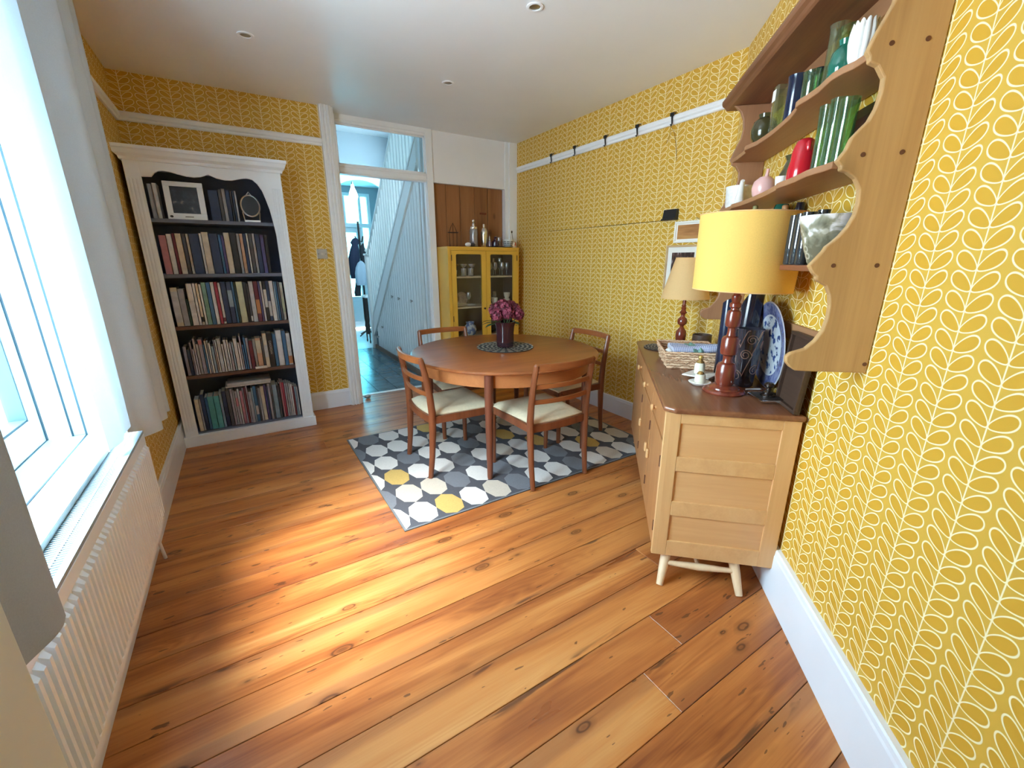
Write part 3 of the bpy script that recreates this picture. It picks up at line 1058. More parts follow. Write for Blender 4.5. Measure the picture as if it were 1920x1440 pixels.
# ------------------------------------------------------------------ dining chairs
def make_chair(label):
    t = thing('dining_chair', label, 'chair', group='teak dining chairs round the table')
    hw = 0.222
    for s in (-1, 1):
        P = [(s * 0.218, -0.262, 0.0), (s * 0.220, -0.243, 0.16), (s * 0.222, -0.232, 0.34), (s * 0.223, -0.230, 0.46),
             (s * 0.223, -0.240, 0.58), (s * 0.222, -0.262, 0.72), (s * 0.219, -0.284, 0.82)]
        m = MB()
        m.tube(P, [0.0155, 0.018, 0.0215, 0.022, 0.020, 0.018, 0.016], 10, flat=1.15)
        m.ball((P[-1][0], P[-1][1], P[-1][2]), 0.017, 0.017, 0.012, 10, 6)
        m.build('back_post', M['teakz'], t, smooth=True)
    for s in (-1, 1):
        m = MB()
        m.tube([(s * 0.232, 0.215, 0.0), (s * 0.235, 0.215, 0.22), (s * 0.235, 0.215, 0.425)], [0.0155, 0.019, 0.021], 10)
        m.build('leg', M['teakz'], t, smooth=True)

    def bowed(z0, z1, y, bow, th, w=0.222, n=10):
        m = MB()
        pts = []
        for i in range(n + 1):
            a_ = -1 + 2 * i / n
            pts.append((a_ * w, y - bow * (1 - a_ * a_), (z0 + z1) / 2))
        m.bar(pts, th, z1 - z0)
        return m
    bowed(0.790, 0.834, -0.280, 0.045, 0.024, 0.226).build('top_rail', M['teak'], t, bevel=0.007, seg=3)
    bowed(0.672, 0.702, -0.257, 0.040, 0.016).build('slat', M['teak'], t, bevel=0.004)
    bowed(0.570, 0.600, -0.241, 0.035, 0.016).build('slat', M['teak'], t, bevel=0.004)
    for nm, pts in (('seat_rail', [(-0.235, 0.215, 0.408), (0.235, 0.215, 0.408)]), ('seat_rail', [(-0.222, -0.225, 0.408), (-0.234, 0.21, 0.408)]),
                    ('seat_rail', [(0.222, -0.225, 0.408), (0.234, 0.21, 0.408)])):
        m = MB()
        m.bar(pts, 0.022, 0.05)
        m.build(nm, M['teakz'], t, bevel=0.003)
    bowed(0.383, 0.433, -0.228, 0.02, 0.022, 0.22).build('seat_rail', M['teakz'], t, bevel=0.003)
    m = MB()
    nx, ny = 12, 12
    g_ = []
    for j in range(ny + 1):
        v_ = j / ny
        yy = -0.222 + 0.460 * v_
        w = 0.206 + 0.040 * v_
        row_ = []
        for i in range(nx + 1):
            a_ = -1 + 2 * i / nx
            yb = yy - (0.022 * (1 - a_ * a_) if j == 0 else 0) * 1.0
            e_ = max(abs(a_), abs(2 * v_ - 1))
            z = 0.464 - 0.012 * (a_ * a_ * 0.2) - 0.022 * max(0, (e_ - 0.80) / 0.20) ** 2 - 0.006 * math.cos(PI * a_ / 2) * math.cos(PI * (v_ - 0.5))
            row_.append(m.v(a_ * w, yb, z))
        g_.append(row_)
    for j in range(ny):
        for i in range(nx):
            m.face([g_[j][i], g_[j][i + 1], g_[j + 1][i + 1], g_[j + 1][i]])
    edge = [g_[0][i] for i in range(nx + 1)] + [g_[j][nx] for j in range(1, ny + 1)] + [g_[ny][i] for i in range(nx - 1, -1, -1)] + [g_[j][0] for j in range(ny - 1, 0, -1)]
    low = [m.v(v_.co.x * 0.985, v_.co.y * 0.985, 0.428) for v_ in edge]
    for i in range(len(edge)):
        j = (i + 1) % len(edge)
        m.face([edge[j], edge[i], low[i], low[j]])
    m.face(low)
    m.build('seat_pad', M['seat'], t, smooth=True)
    return t


CH = make_chair('teak dining chair with cream seat, nearest the doorway, its back to the window')
CH.location = (1.165, 2.70, 0.0075)
CH.rotation_euler = (0, 0, -PI / 2)
dup(CH, (1.615, 2.245, 0.0075), 0.0, 'teak dining chair with cream seat in front of the table, back towards the viewer')
dup(CH, (2.205, 2.715, 0.0075), PI / 2, 'teak dining chair right of the table, its back to the right-hand leaf wallpaper')
dup(CH, (1.478, 3.255, 0.0075), PI, 'teak dining chair behind the table, in front of the yellow glazed cabinet')

# table mat, vase and flowers
mat_ring = plain('mat_black', (0.02, 0.02, 0.022), 0.8, var=0.2, scale=200)
mat_pale = plain('mat_pale', (0.42, 0.38, 0.30), 0.85, var=0.3, scale=300)


def woven_mat(name, label, loc, R, rot=0.0):
    t = thing(name, label, 'placemat', loc, rot)
    m = MB()
    m.lathe([(0, 0.0), (R, 0.0), (R + 0.003, 0.003), (R, 0.006), (0, 0.006)], 48)
    m.build('base', mat_ring, t)
    for k in range(5):
        r = R * (0.28 + 0.165 * k)
        m = MB()
        n = 44
        for i in range(0, n, 2):
            a0, a1 = 2 * PI * i / n, 2 * PI * (i + 1.15) / n
            m.quad((r * math.cos(a0), r * math.sin(a0), 0.0066), (r * math.cos(a1), r * math.sin(a1), 0.0066),
                   ((r + R * 0.075) * math.cos(a1), (r + R * 0.075) * math.sin(a1), 0.0072), ((r + R * 0.075) * math.cos(a0), (r + R * 0.075) * math.sin(a0), 0.0072))
        m.build('woven_ring', mat_pale, t)
    return t


woven_mat('placemat', 'round black and cream woven mat under the purple vase on the dining table', (1.715, 2.848, TH + 0.0005), 0.222)
vz = TH + 0.008
VX, VY = 1.700, 2.825
va = thing('flower_vase', 'dark purple glass vase with fluted sides on the round table mat', 'vase', (VX, VY, vz))
m = MB()
n = 32
prof = [(0.050, 0.0), (0.064, 0.008), (0.069, 0.05), (0.068, 0.11), (0.072, 0.16), (0.080, 0.195), (0.083, 0.20)]
rr = []
for r, z in prof:
    rr.append([m.v((r * (1 + 0.035 * math.cos(8 * 2 * PI * k / n))) * math.cos(2 * PI * k / n), (r * (1 + 0.035 * math.cos(8 * 2 * PI * k / n))) * math.sin(2 * PI * k / n), z) for k in range(n)])
for i in range(len(prof) - 1):
    for k in range(n):
        m.face([rr[i][k], rr[i][(k + 1) % n], rr[i + 1][(k + 1) % n], rr[i + 1][k]])
m.face(rr[0][::-1])
m.build('body', M['g_violet'], va, smooth=True)
MB().lathe([(0.0, 0.004), (0.056, 0.006), (0.060, 0.07), (0.0, 0.07)], 20).build('water', M['g_violet'], va, smooth=True)
petal = [plain('petal_%d' % i, c, 0.6, var=0.15, scale=40) for i, c in enumerate(((0.17, 0.014, 0.036), (0.30, 0.05, 0.09), (0.10, 0.008, 0.022)))]
leafm = plain('leaf_green', (0.05, 0.085, 0.03), 0.5, var=0.2, scale=30)
stemm = plain('stem_green', (0.06, 0.09, 0.03), 0.6)
rw, uw = (math.cos(math.radians(32)), -math.sin(math.radians(32))), None
heads = [(-0.070, 0.02, 0.345, 0.056), (0.0, -0.03, 0.385, 0.058), (0.068, 0.03, 0.350, 0.054), (-0.02, 0.06, 0.405, 0.050), (-0.060, -0.05, 0.290, 0.052),
         (0.030, -0.06, 0.315, 0.050), (0.100, -0.02, 0.285, 0.048), (0.045, 0.06, 0.395, 0.045)]
fl_lab = ['far left of the bunch', 'in the front middle of the bunch', 'at the right of the bunch', 'at the top of the bunch, towards the cabinet',
          'low at the left, over the vase rim', 'low in the middle, just over the vase rim', 'lowest at the right, drooping past the rim', 'at the top right of the bunch']
for k, (a_, b_, z, r) in enumerate(heads):
    z = 0.255 + (z - 0.285) * 0.50
    r *= 0.95
    hx, hy = a_ * rw[0] + b_ * 0.53, a_ * rw[1] + b_ * 0.85
    fw = thing('hydrangea_stem', 'crimson pink hydrangea head ' + fl_lab[k], 'flower', (VX, VY, vz), group='hydrangeas in the purple vase')
    MB().tube([(hx * 0.12, hy * 0.12, 0.02), (hx * 0.3, hy * 0.3, 0.16), (hx * 0.8, hy * 0.8, z - 0.035), (hx, hy, z - 0.01)], [0.004, 0.004, 0.004, 0.005], 6).build('stem', stemm, fw)
    m = MB()
    rn = random.Random(50 + k)
    for i in range(120):
        u_ = rn.uniform(-0.75, 1)
        t_ = rn.uniform(0, 2 * PI)
        q = math.sqrt(1 - u_ * u_)
        nrm = Vector((q * math.cos(t_), q * math.sin(t_), u_))
        c_ = Vector((hx, hy, z)) + nrm * r * rn.uniform(0.8, 1.05)
        tg = nrm.orthogonal().normalized()
        bt = nrm.cross(tg)
        ph = rn.uniform(0, PI)
        s_ = 0.0105 * rn.uniform(0.8, 1.3)
        mi = rn.choice((0, 0, 1, 1, 2))
        for w in range(4):
            an = ph + w * PI / 2
            d_ = tg * math.cos(an) + bt * math.sin(an)
            e_ = tg * math.cos(an + 0.75) + bt * math.sin(an + 0.75)
            f_ = tg * math.cos(an - 0.75) + bt * math.sin(an - 0.75)
            m.quad(c_, c_ + f_ * s_ * 0.75 + nrm * 0.003, c_ + d_ * s_ * 1.15 + nrm * 0.005, c_ + e_ * s_ * 0.75 + nrm * 0.003, mi)
    m.build('flower_head', petal, fw)
    MB().ball((hx, hy, z), r * 0.82, None, None, 10, 6).build('flower_core', petal[2], fw, smooth=True)


def leaf(m, base, direc, L, wd, droop=0.3):
    base = Vector(base)
    d_ = Vector(direc).normalized()
    s_ = d_.cross(Vector((0, 0, 1))).normalized()
    prev = None
    for i in range(7):
        u_ = i / 6
        w = wd * math.sin(PI * min(1, u_ * 0.92 + 0.06)) ** 0.8
        c_ = base + d_ * L * u_ + Vector((0, 0, -droop * L * u_ * u_))
        A, B, C_ = m.v(c_ - s_ * w + Vector((0, 0, 0.15 * w))), m.v(c_), m.v(c_ + s_ * w + Vector((0, 0, 0.15 * w)))
        if prev:
            m.face([prev[0], prev[1], B, A])
            m.face([prev[1], prev[2], C_, B])
        prev = (A, B, C_)


for k, (a_, z, L, lab) in enumerate(((-1, 0.205, 0.150, 'green leaf sprig drooping at the left of the hydrangeas'), (0.9, 0.195, 0.07, 'short dark leaf sprig hanging at the right of the purple vase'))):
    sp_ = thing('leaf_sprig', lab, 'leaf', (VX, VY, vz))
    dx, dy = a_ * rw[0], a_ * rw[1]
    MB().tube([(dx * 0.01, dy * 0.01, 0.05), (dx * 0.05, dy * 0.05, 0.19), (dx * 0.08, dy * 0.08, z)], 0.003, 6).build('stem', stemm, sp_)
    for q in range(3):
        m = MB()
        an = (q - 1) * 0.55
        leaf(m, (dx * 0.06, dy * 0.06, z - 0.012 * q), (dx * math.cos(an) - dy * math.sin(an), dx * math.sin(an) + dy * math.cos(an), 0.1), L * (1 - 0.15 * q), 0.026)
        m.build('leaf', leafm, sp_)

# ------------------------------------------------------------------ white bookcase
BK = thing('bookcase', 'tall white painted bookcase with carved top edge, full of books, in the far left corner', 'bookcase', (0, 0, 0))
bx0, bx1, by0, by1 = -0.541, 0.385, 3.97, 4.375
ix0, ix1 = -0.458, 0.298
m = MB()
m.box(bx0, bx0 + 0.022, by0 + 0.02, by1, 0.09, 2.08)
m.box(bx1 - 0.022, bx1, by0 + 0.02, by1, 0.09, 2.08)
m.box(bx0, bx1, by0 + 0.02, by1, 2.06, 2.08)
m.build('carcass', M['shelfpaint'], BK, bevel=0.002)
MB().box(bx0 + 0.022, bx1 - 0.022, by1 - 0.012, by1, 0.09, 2.06).build('back_panel', M['shelfback'], BK)
for sx0, sx1 in ((bx0, ix0), (ix1, bx1)):
    m = MB()
    m.box(sx0, sx1, by0, by0 + 0.024, 0.0, 2.07)
    for k in range(3):
        cx = sx0 + (sx1 - sx0) * (0.27 + 0.23 * k)
        m.box(cx - 0.007, cx + 0.007, by0 - 0.006, by0, 0.13, 1.95)
    m.build('stile', M['shelfpaint'], BK, bevel=0.003)
ap = [(ix0 - 0.002, 1.965), (-0.405, 1.968), (-0.385, 1.992), (-0.36, 2.008), (-0.335, 2.012), (-0.30, 2.008), (-0.26, 1.998), (-0.21, 1.988), (-0.165, 1.985),
      (-0.125, 1.992), (-0.08, 2.012), (-0.035, 1.992), (0.015, 1.983), (0.06, 1.985), (0.105, 1.998), (0.15, 2.008), (0.19, 2.002), (0.22, 1.975), (0.245, 1.93),
      (0.262, 1.87), (0.278, 1.80), (0.290, 1.70), (ix1 + 0.002, 1.60)]
m = MB()
m.prism(ap + [(ix1 + 0.002, 2.075), (ix0 - 0.002, 2.075)], 'y', by0, by0 + 0.022)
m.build('carved_frieze', M['shelfpaint'], BK)
cp_ = [(0.0, 2.062), (0.012, 2.062), (0.016, 2.080), (0.034, 2.098), (0.042, 2.122), (0.048, 2.128), (0.048, 2.148), (0.0, 2.148)]
m = MB()
A = [m.v(bx0 - o, by0 - o, z) for o, z in cp_]
B = [m.v(bx1 + o, by0 - o, z) for o, z in cp_]
A2 = [m.v(bx0 - o * 0.7, by1, z) for o, z in cp_]
B2 = [m.v(bx1 + o, by1, z) for o, z in cp_]
for i in range(len(cp_) - 1):
    m.face([A[i], B[i], B[i + 1], A[i + 1]])
    m.face([B[i], B2[i], B2[i + 1], B[i + 1]])
    m.face([A2[i], A[i], A[i + 1], A2[i + 1]])
m.face([A[-1], B[-1], B2[-1], A2[-1]])
m.face([A[0], A2[0], B2[0], B[0]])
m.build('cornice', M['shelfpaint'], BK)
m = MB()
m.box(bx0 - 0.012, bx1 + 0.014, by0 - 0.012, by1, 0.0, 0.088)
m.build('plinth', M['shelfpaint'], BK, bevel=0.004)
SH = [0.10, 0.562, 0.945, 1.325, 1.705]
for i, z in enumerate(SH):
    m = MB()
    m.box(bx0 + 0.022, bx1 - 0.022, by0 + 0.026, by1 - 0.012, z - 0.024, z)
    m.build('shelf', M['shelfwood'] if i in (1, 2) else M['shelfback'], BK)

CLR = {'white': (0.66, 0.65, 0.64), 'cream': (0.62, 0.55, 0.43), 'grey': (0.34, 0.35, 0.38), 'pale grey': (0.50, 0.51, 0.53), 'lilac grey': (0.36, 0.34, 0.40),
       'navy': (0.022, 0.04, 0.10), 'black': (0.014, 0.013, 0.016), 'dark grey': (0.07, 0.075, 0.09), 'blue': (0.05, 0.15, 0.30), 'pale blue': (0.25, 0.36, 0.46),
       'teal': (0.09, 0.36, 0.38), 'green': (0.18, 0.33, 0.24), 'dark green': (0.02, 0.055, 0.045), 'pale green': (0.52, 0.54, 0.36), 'red': (0.34, 0.035, 0.06),
       'maroon': (0.15, 0.022, 0.035), 'pink': (0.50, 0.22, 0.24), 'orange': (0.50, 0.22, 0.08), 'peach': (0.58, 0.36, 0.23), 'violet': (0.10, 0.08, 0.22)}
BM = {}


def bookmat(c):
    if c not in BM:
        BM[c] = plain('book_' + c.replace(' ', '_'), CLR[c], 0.5, var=0.14, scale=26)
    return BM[c]


PAGES = plain('book_pages', (0.62, 0.57, 0.48), 0.9, var=0.08, scale=120)
ORD = ['', '1st', '2nd', '3rd'] + ['%dth' % i for i in range(4, 60)]
ORD[21:24] = ['21st', '22nd', '23rd']
ORD[31:34] = ['31st', '32nd', '33rd']
ORD[41:44] = ['41st', '42nd', '43rd']


def book(w, h, d, c, loc, lean=0.0, label='', group='', band=None, title=None, flat=False, prefix_tilt=0.0):
    """upright book; the local y axis runs from the spine to the fore-edge"""
    t = thing('book', label, 'book', loc, prefix_tilt, group)
    t.rotation_euler = (0, lean, prefix_tilt)
    th = 0.0018 if w > 0.012 else 0.001
    m = MB()
    m.box(0, th, 0, d, 0, h)
    m.box(w - th, w, 0, d, 0, h)
    m.box(0, w, 0, th * 1.2, 0, h)
    cv = m.build('cover', bookmat(c), t)
    MB().box(th, w - th, th * 1.2, d - 0.004, 0.003, h - 0.003).build('pages', PAGES, t)
    if band:
        bc, z0, z1 = band
        MB().box(0.0008, w - 0.0008, -0.0005, 0.0004, h * z0, h * z1).build('spine_label', bookmat(bc), t)
    return t


def lettering(name, text, size, loc, rot, mat, parent, extr=0.0004):
    cu = bpy.data.curves.new(name, 'FONT')
    cu.body = text
    cu.size = size
    cu.extrude = extr
    cu.align_x = 'CENTER'
    cu.align_y = 'CENTER'
    o = bpy.data.objects.new(name, cu)
    COL.objects.link(o)
    dg = bpy.context.evaluated_depsgraph_get()
    me = bpy.data.meshes.new_from_object(o.evaluated_get(dg))
    bpy.data.objects.remove(o)
    me.materials.clear()
    me.materials.append(mat)
    q = bpy.data.objects.new(name, me)
    COL.objects.link(q)
    q.location = loc
    q.rotation_euler = rot
    q.parent = parent
    return q


def fill_shelf(z, zname, items, x=None, gap=0.0012, depth=0.15, y0=None, x1=None):
    """items: (width mm, height mm, colour, [band], [lean])"""
    x = ix0 + 0.012 if x is None else x
    tot = sum(i[0] for i in items) / 1000 + gap * len(items)
    k = ((x1 or ix1 - 0.006) - x) / tot if tot > 0 else 1
    made = []
    for n_, it in enumerate(items):
        w, hgt, c = it[0] / 1000 * k, it[1] / 1000, it[2]
        band = it[3] if len(it) > 3 else None
        yy = (y0 or 4.022) + RND.uniform(-0.006, 0.012)
        size = 'thin' if it[0] < 13 else ('thick' if it[0] > 30 else 'medium')
        tall = 'short' if it[1] < 235 else ('tall' if it[1] > 290 else 'upright')
        lab = '%s %s %s book, %s from the left on the %s bookcase shelf' % (size, tall, c, ORD[n_ + 1], zname)
        made.append(book(w - 0.0004, hgt, depth + RND.uniform(-0.02, 0.03), c, (x, yy, z + 0.0005), 0, lab, 'books on the %s shelf' % zname, band))
        x += w + gap * k
    return made


S3 = [(40, 285, 'cream', ('pale grey', 0.1, 0.9)), (36, 275, 'grey'), (14, 200, 'dark green'), (36, 310, 'white', ('pale grey', 0.3, 0.6)), (17, 312, 'white'), (17, 312, 'cream', ('black', 0.08, 0.2)),
      (15, 305, 'white'), (28, 318, 'green'), (24, 318, 'blue'), (22, 318, 'white'), (20, 318, 'red'), (16, 312, 'white', ('maroon', 0.05, 0.15)), (34, 320, 'navy'), (30, 318, 'navy', ('pale blue', 0.4, 0.8)),
      (14, 318, 'blue'), (14, 315, 'dark green'), (42, 318, 'pale green'), (20, 312, 'black'), (14, 300, 'dark grey', ('white', 0.03, 0.16)), (30, 318, 'pale grey'), (28, 318, 'maroon', ('orange', 0.2, 0.55)),
      (14, 315, 'violet'), (14, 316, 'white'), (22, 316, 'black', ('white', 0.35, 0.8)), (20, 318, 'navy', ('pale grey', 0.12, 0.5)), (28, 318, 'white'), (12, 312, 'pale blue'), (12, 312, 'blue'), (16, 310, 'dark grey'), (20, 305, 'cream', ('pale green', 0.2, 0.6))]
fill_shelf(SH[2], 'third', S3)
rb = random.Random(5)
greys = ['lilac grey', 'grey', 'pale blue', 'pale grey', 'blue', 'lilac grey', 'pale grey', 'navy', 'grey', 'white']
S4 = []
for i in range(26):
    S4.append((rb.choice((8, 9, 11, 14, 17)), rb.choice((205, 215, 225, 232, 240, 255, 262)), rb.choice(greys)))
S4[4] = (10, 285, 'lilac grey')
S4[6] = (20, 275, 'lilac grey', ('pink', 0.85, 0.97))
S4[14] = (20, 270, 'pale grey')
S4[20] = (20, 260, 'white')
S4[22] = (9, 280, 'lilac grey')
S4 += [(22, 232, 'maroon'), (16, 240, 'grey'), (30, 250, 'peach', ('cream', 0.5, 0.92)), (12, 245, 'dark grey'), (24, 285, 'cream', ('pale grey', 0.3, 0.65)), (32, 285, 'black'), (20, 275, 'blue'),
       (36, 300, 'white'), (22, 295, 'blue'), (26, 270, 'white', ('orange', 0.04, 0.28))]
mk = fill_shelf(SH[1], 'fourth', S4)
for i, t_ in enumerate(mk):
    if i == 31:
        wb_ = S4[31][0] / 1000
        lettering('spine_title', 'CARDIGAN', 0.022, (0.019, -0.0008, 0.165), (PI / 2, PI / 2, 0), bookmat('white'), t_)
S5 = [(28, 265, 'cream'), (12, 262, 'grey'), (24, 300, 'navy'), (18, 270, 'blue'), (40, 275, 'teal'), (38, 272, 'teal'), (18, 290, 'pale blue'), (28, 300, 'navy'), (26, 300, 'dark grey'),
      (18, 312, 'lilac grey'), (12, 300, 'grey'), (18, 290, 'lilac grey', ('pink', 0.55, 0.8)), (14, 308, 'pale grey'), (20, 285, 'pink'), (10, 310, 'lilac grey'), (14, 312, 'maroon'), (12, 320, 'lilac grey'), (22, 270, 'grey'),
      (12, 300, 'pale blue'), (22, 310, 'blue', ('pale grey', 0.2, 0.45)), (12, 280, 'dark grey'), (16, 290, 'grey'), (26, 300, 'cream'), (14, 312, 'violet'), (12, 300, 'navy'), (18, 318, 'lilac grey'),
      (12, 320, 'dark grey'), (36, 302, 'pale blue'), (14, 292, 'dark grey'), (10, 306, 'black'), (12, 318, 'pink'), (16, 310, 'red'), (14, 298, 'lilac grey'), (16, 300, 'grey'), (14, 296, 'pale grey'), (12, 285, 'white'), (12, 268, 'maroon'), (16, 262, 'pale blue'), (10, 255, 'white')]
fill_shelf(SH[0] + 0.002, 'bottom', S5)
for k, (w, h, c, x, z, lab) in enumerate(((0.32, 0.012, 'white', -0.225, 0.428, 'white slim book lying flat under another, on top of the bottom-shelf books'),
                                         (0.31, 0.022, 'pale grey', -0.21, 0.441, 'pale grey book lying flat on top of the pile above the bottom-shelf books'))):
    t = thing('book', lab, 'book', (x, 4.02, z), 0, 'books lying flat')
    m = MB()
    m.box(0, w, 0, 0.2, 0, 0.002)
    m.box(0, w, 0, 0.2, h - 0.002, h)
    m.box(0, w, 0, 0.002, 0, h)
    m.build('cover', bookmat(c), t)
    MB().box(0.003, w - 0.003, 0.002, 0.197, 0.002, h - 0.002).build('pages', PAGES, t)
t = thing('book', 'small white book lying flat at the foot of the grey books, fourth shelf', 'book', (0.005, 4.0, SH[1] + 0.0005))
MB().box(0, 0.085, 0, 0.016, 0, 0.018).build('cover', bookmat('white'), t)
# second shelf
S2 = [(34, 270, 'pink'), (26, 280, 'white'), (14, 285, 'maroon'), (30, 285, 'cream'), (18, 285, 'dark grey'), (14, 285, 'cream'), (50, 285, 'navy'), (12, 290, 'white'), (34, 300, 'cream'),
      (46, 290, 'navy'), (14, 285, 'blue'), (14, 275, 'violet'), (30, 300, 'cream'), (34, 300, 'black'), (16, 295, 'grey'), (18, 295, 'peach'), (16, 296, 'navy'), (10, 300, 'white'), (20, 298, 'dark grey'),
      (14, 300, 'pale grey'), (26, 295, 'navy'), (22, 292, 'violet'), (18, 290, 'black')]
fill_shelf(SH[3], 'second', S2, y0=4.05, x1=0.235)
# top shelf
T1 = [(26, 225, 'grey'), (24, 230, 'pale grey')]
fill_shelf(SH[4], 'top', T1, x1=-0.392)
t = thing('framed_picture', 'white framed picture with a dark photograph, leaning on the top shelf of the bookcase', 'picture', (-0.362, 4.012, SH[4] + 0.001), 0)
t.rotation_euler = (math.radians(-9), 0, 0)
m = MB()
pw, ph = 0.232, 0.258
for bxx in ((0, pw, 0, 0.042), (0, pw, ph - 0.032, ph), (0, 0.036, 0.042, ph - 0.032), (pw - 0.036, pw, 0.042, ph - 0.032)):
    m.box(bxx[0], bxx[1], 0, 0.014, bxx[2], bxx[3])
m.build('frame', M['shelfpaint'], t, bevel=0.002)


def dark_photo():
    g = G('dark_photograph')
    n_ = g.noise(g.coord('Object', (1, 1, 1)), 22, 4, 0.6)
    c = g.ramp(n_, [(0.45, (0.008, 0.010, 0.018)), (0.60, (0.03, 0.035, 0.05)), (0.70, (0.25, 0.20, 0.17)), (0.80, (0.45, 0.42, 0.40))])
    return g.done(g.bsdf(c, 0.3))


M['photo'] = dark_photo()
MB().box(0.036, pw - 0.036, 0.006, 0.012, 0.042, ph - 0.032).build('photograph', M['photo'], t)
MB().prism([(0.022 + 0.010 * math.cos(2 * PI * k / 14), 0.018 + 0.008 * math.sin(2 * PI * k / 14)) for k in range(14)], 'y', -0.0006, 0.001).build('emblem', M['black'], t)
MB().box(0.10, 0.15, -0.0006, 0.001, 0.016, 0.021).build('caption', M['black'], t)
T2 = [(62, 215, 'navy'), (22, 225, 'dark grey'), (22, 232, 'grey'), (26, 225, 'navy'), (14, 220, 'black'), (14, 215, 'navy'), (12, 222, 'pale grey')]
made = []
x = -0.105
for n_, it in enumerate(T2):
    made.append(book(it[0] / 1000 - 0.0006, it[1] / 1000, 0.15, it[2], (x, 4.07, SH[4] + 0.0005), 0,
                     '%s book, %s right of the white framed picture on the top shelf' % (it[2], ORD[n_ + 1]), 'books on the top shelf'))
    x += it[0] / 1000 + 0.001
hc = thing('hand_mirror', 'dark oval panel in a pale ring frame, right end of the top bookcase shelf', 'ornament', (0.155, 4.035, SH[4] + 0.001))
hc.rotation_euler = (math.radians(-10), 0, 0)
m = MB()
pts = [(0.062 * math.cos(2 * PI * k / 28), 0, 0.122 + 0.078 * math.sin(2 * PI * k / 28)) for k in range(29)]
m.tube(pts, 0.006, 8, caps=False)
m.build('ring', M['steel'], hc, smooth=True)
m = MB()
m.prism([(0.060 * math.cos(2 * PI * k / 28), 0.122 + 0.076 * math.sin(2 * PI * k / 28)) for k in range(28)], 'y', -0.003, 0.003)
m.build('dark_panel', M['black'], hc)
MB().bar([(-0.052, 0, 0.006), (0.052, 0, 0.006)], 0.03, 0.012).build('foot', M['steel'], hc)
m = MB()
m.tube([(-0.018, 0, 0.198), (0, 0, 0.224), (0.018, 0, 0.198)], 0.004, 6)
m.tube([(-0.05, 0, 0.012), (-0.058, 0, 0.075)], 0.004, 6)
m.tube([(0.05, 0, 0.012), (0.058, 0, 0.075)], 0.004, 6)
m.build('bracket', M['steel'], hc, smooth=True)

# ------------------------------------------------------------------ yellow glazed cabinet
CB = thing('display_cabinet', 'tall mustard yellow cabinet with two glazed doors full of glassware, in the alcove', 'cabinet', (0, 0, 0))
cx0, cx1, cy0, cy1, cz = 1.882, 2.768, 4.28, 4.605, 1.565
m = MB()
m.box(cx0, cx0 + 0.024, cy0 + 0.028, cy1, 0.04, cz - 0.024)
m.box(cx1 - 0.024, cx1, cy0 + 0.028, cy1, 0.04, cz - 0.024)
m.box(cx0 - 0.001, cx1 + 0.001, cy0 - 0.001, cy1 + 0.001, cz - 0.024, cz)
m.box(cx0 + 0.034, cx1 - 0.029, cy0 + 0.004, cy1 - 0.002, 0.041, 0.52)
m.box(cx0 + 0.0002, cx0 + 0.034, cy0, cy0 + 0.028, 0.04, cz - 0.024)
m.box(cx1 - 0.029, cx1 - 0.0002, cy0, cy0 + 0.028, 0.04, cz - 0.024)
m.box(cx0 + 0.034, cx1 - 0.029, cy0 + 0.001, cy0 + 0.028, cz - 0.04, cz - 0.024)
m.build('carcass', M['yellow'], CB, bevel=0.003)
for k in range(2):
    for s in range(2):
        MB().box(cx0 + 0.03 + s * 0.76, cx0 + 0.08 + s * 0.76, cy0 + 0.03 + k * 0.2, cy0 + 0.08 + k * 0.2, 0, 0.04).build('foot', M['yellow'], CB)
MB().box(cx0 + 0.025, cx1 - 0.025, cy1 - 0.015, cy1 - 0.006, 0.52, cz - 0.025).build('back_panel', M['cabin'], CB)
m = MB()
m.box(cx0 + 0.025, cx0 + 0.03, cy0 + 0.03, cy1, 0.52, cz - 0.025)
m.box(cx1 - 0.03, cx1 - 0.025, cy0 + 0.03, cy1, 0.52, cz - 0.025)
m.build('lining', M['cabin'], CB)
CS = [0.60, 0.925, 1.255]
for z in CS:
    MB().box(cx0 + 0.03, cx1 - 0.03, cy0 + 0.04, cy1 - 0.015, z - 0.016, z).build('shelf', M['cabshelf'], CB)
mid = (cx0 + cx1) / 2 + 0.005
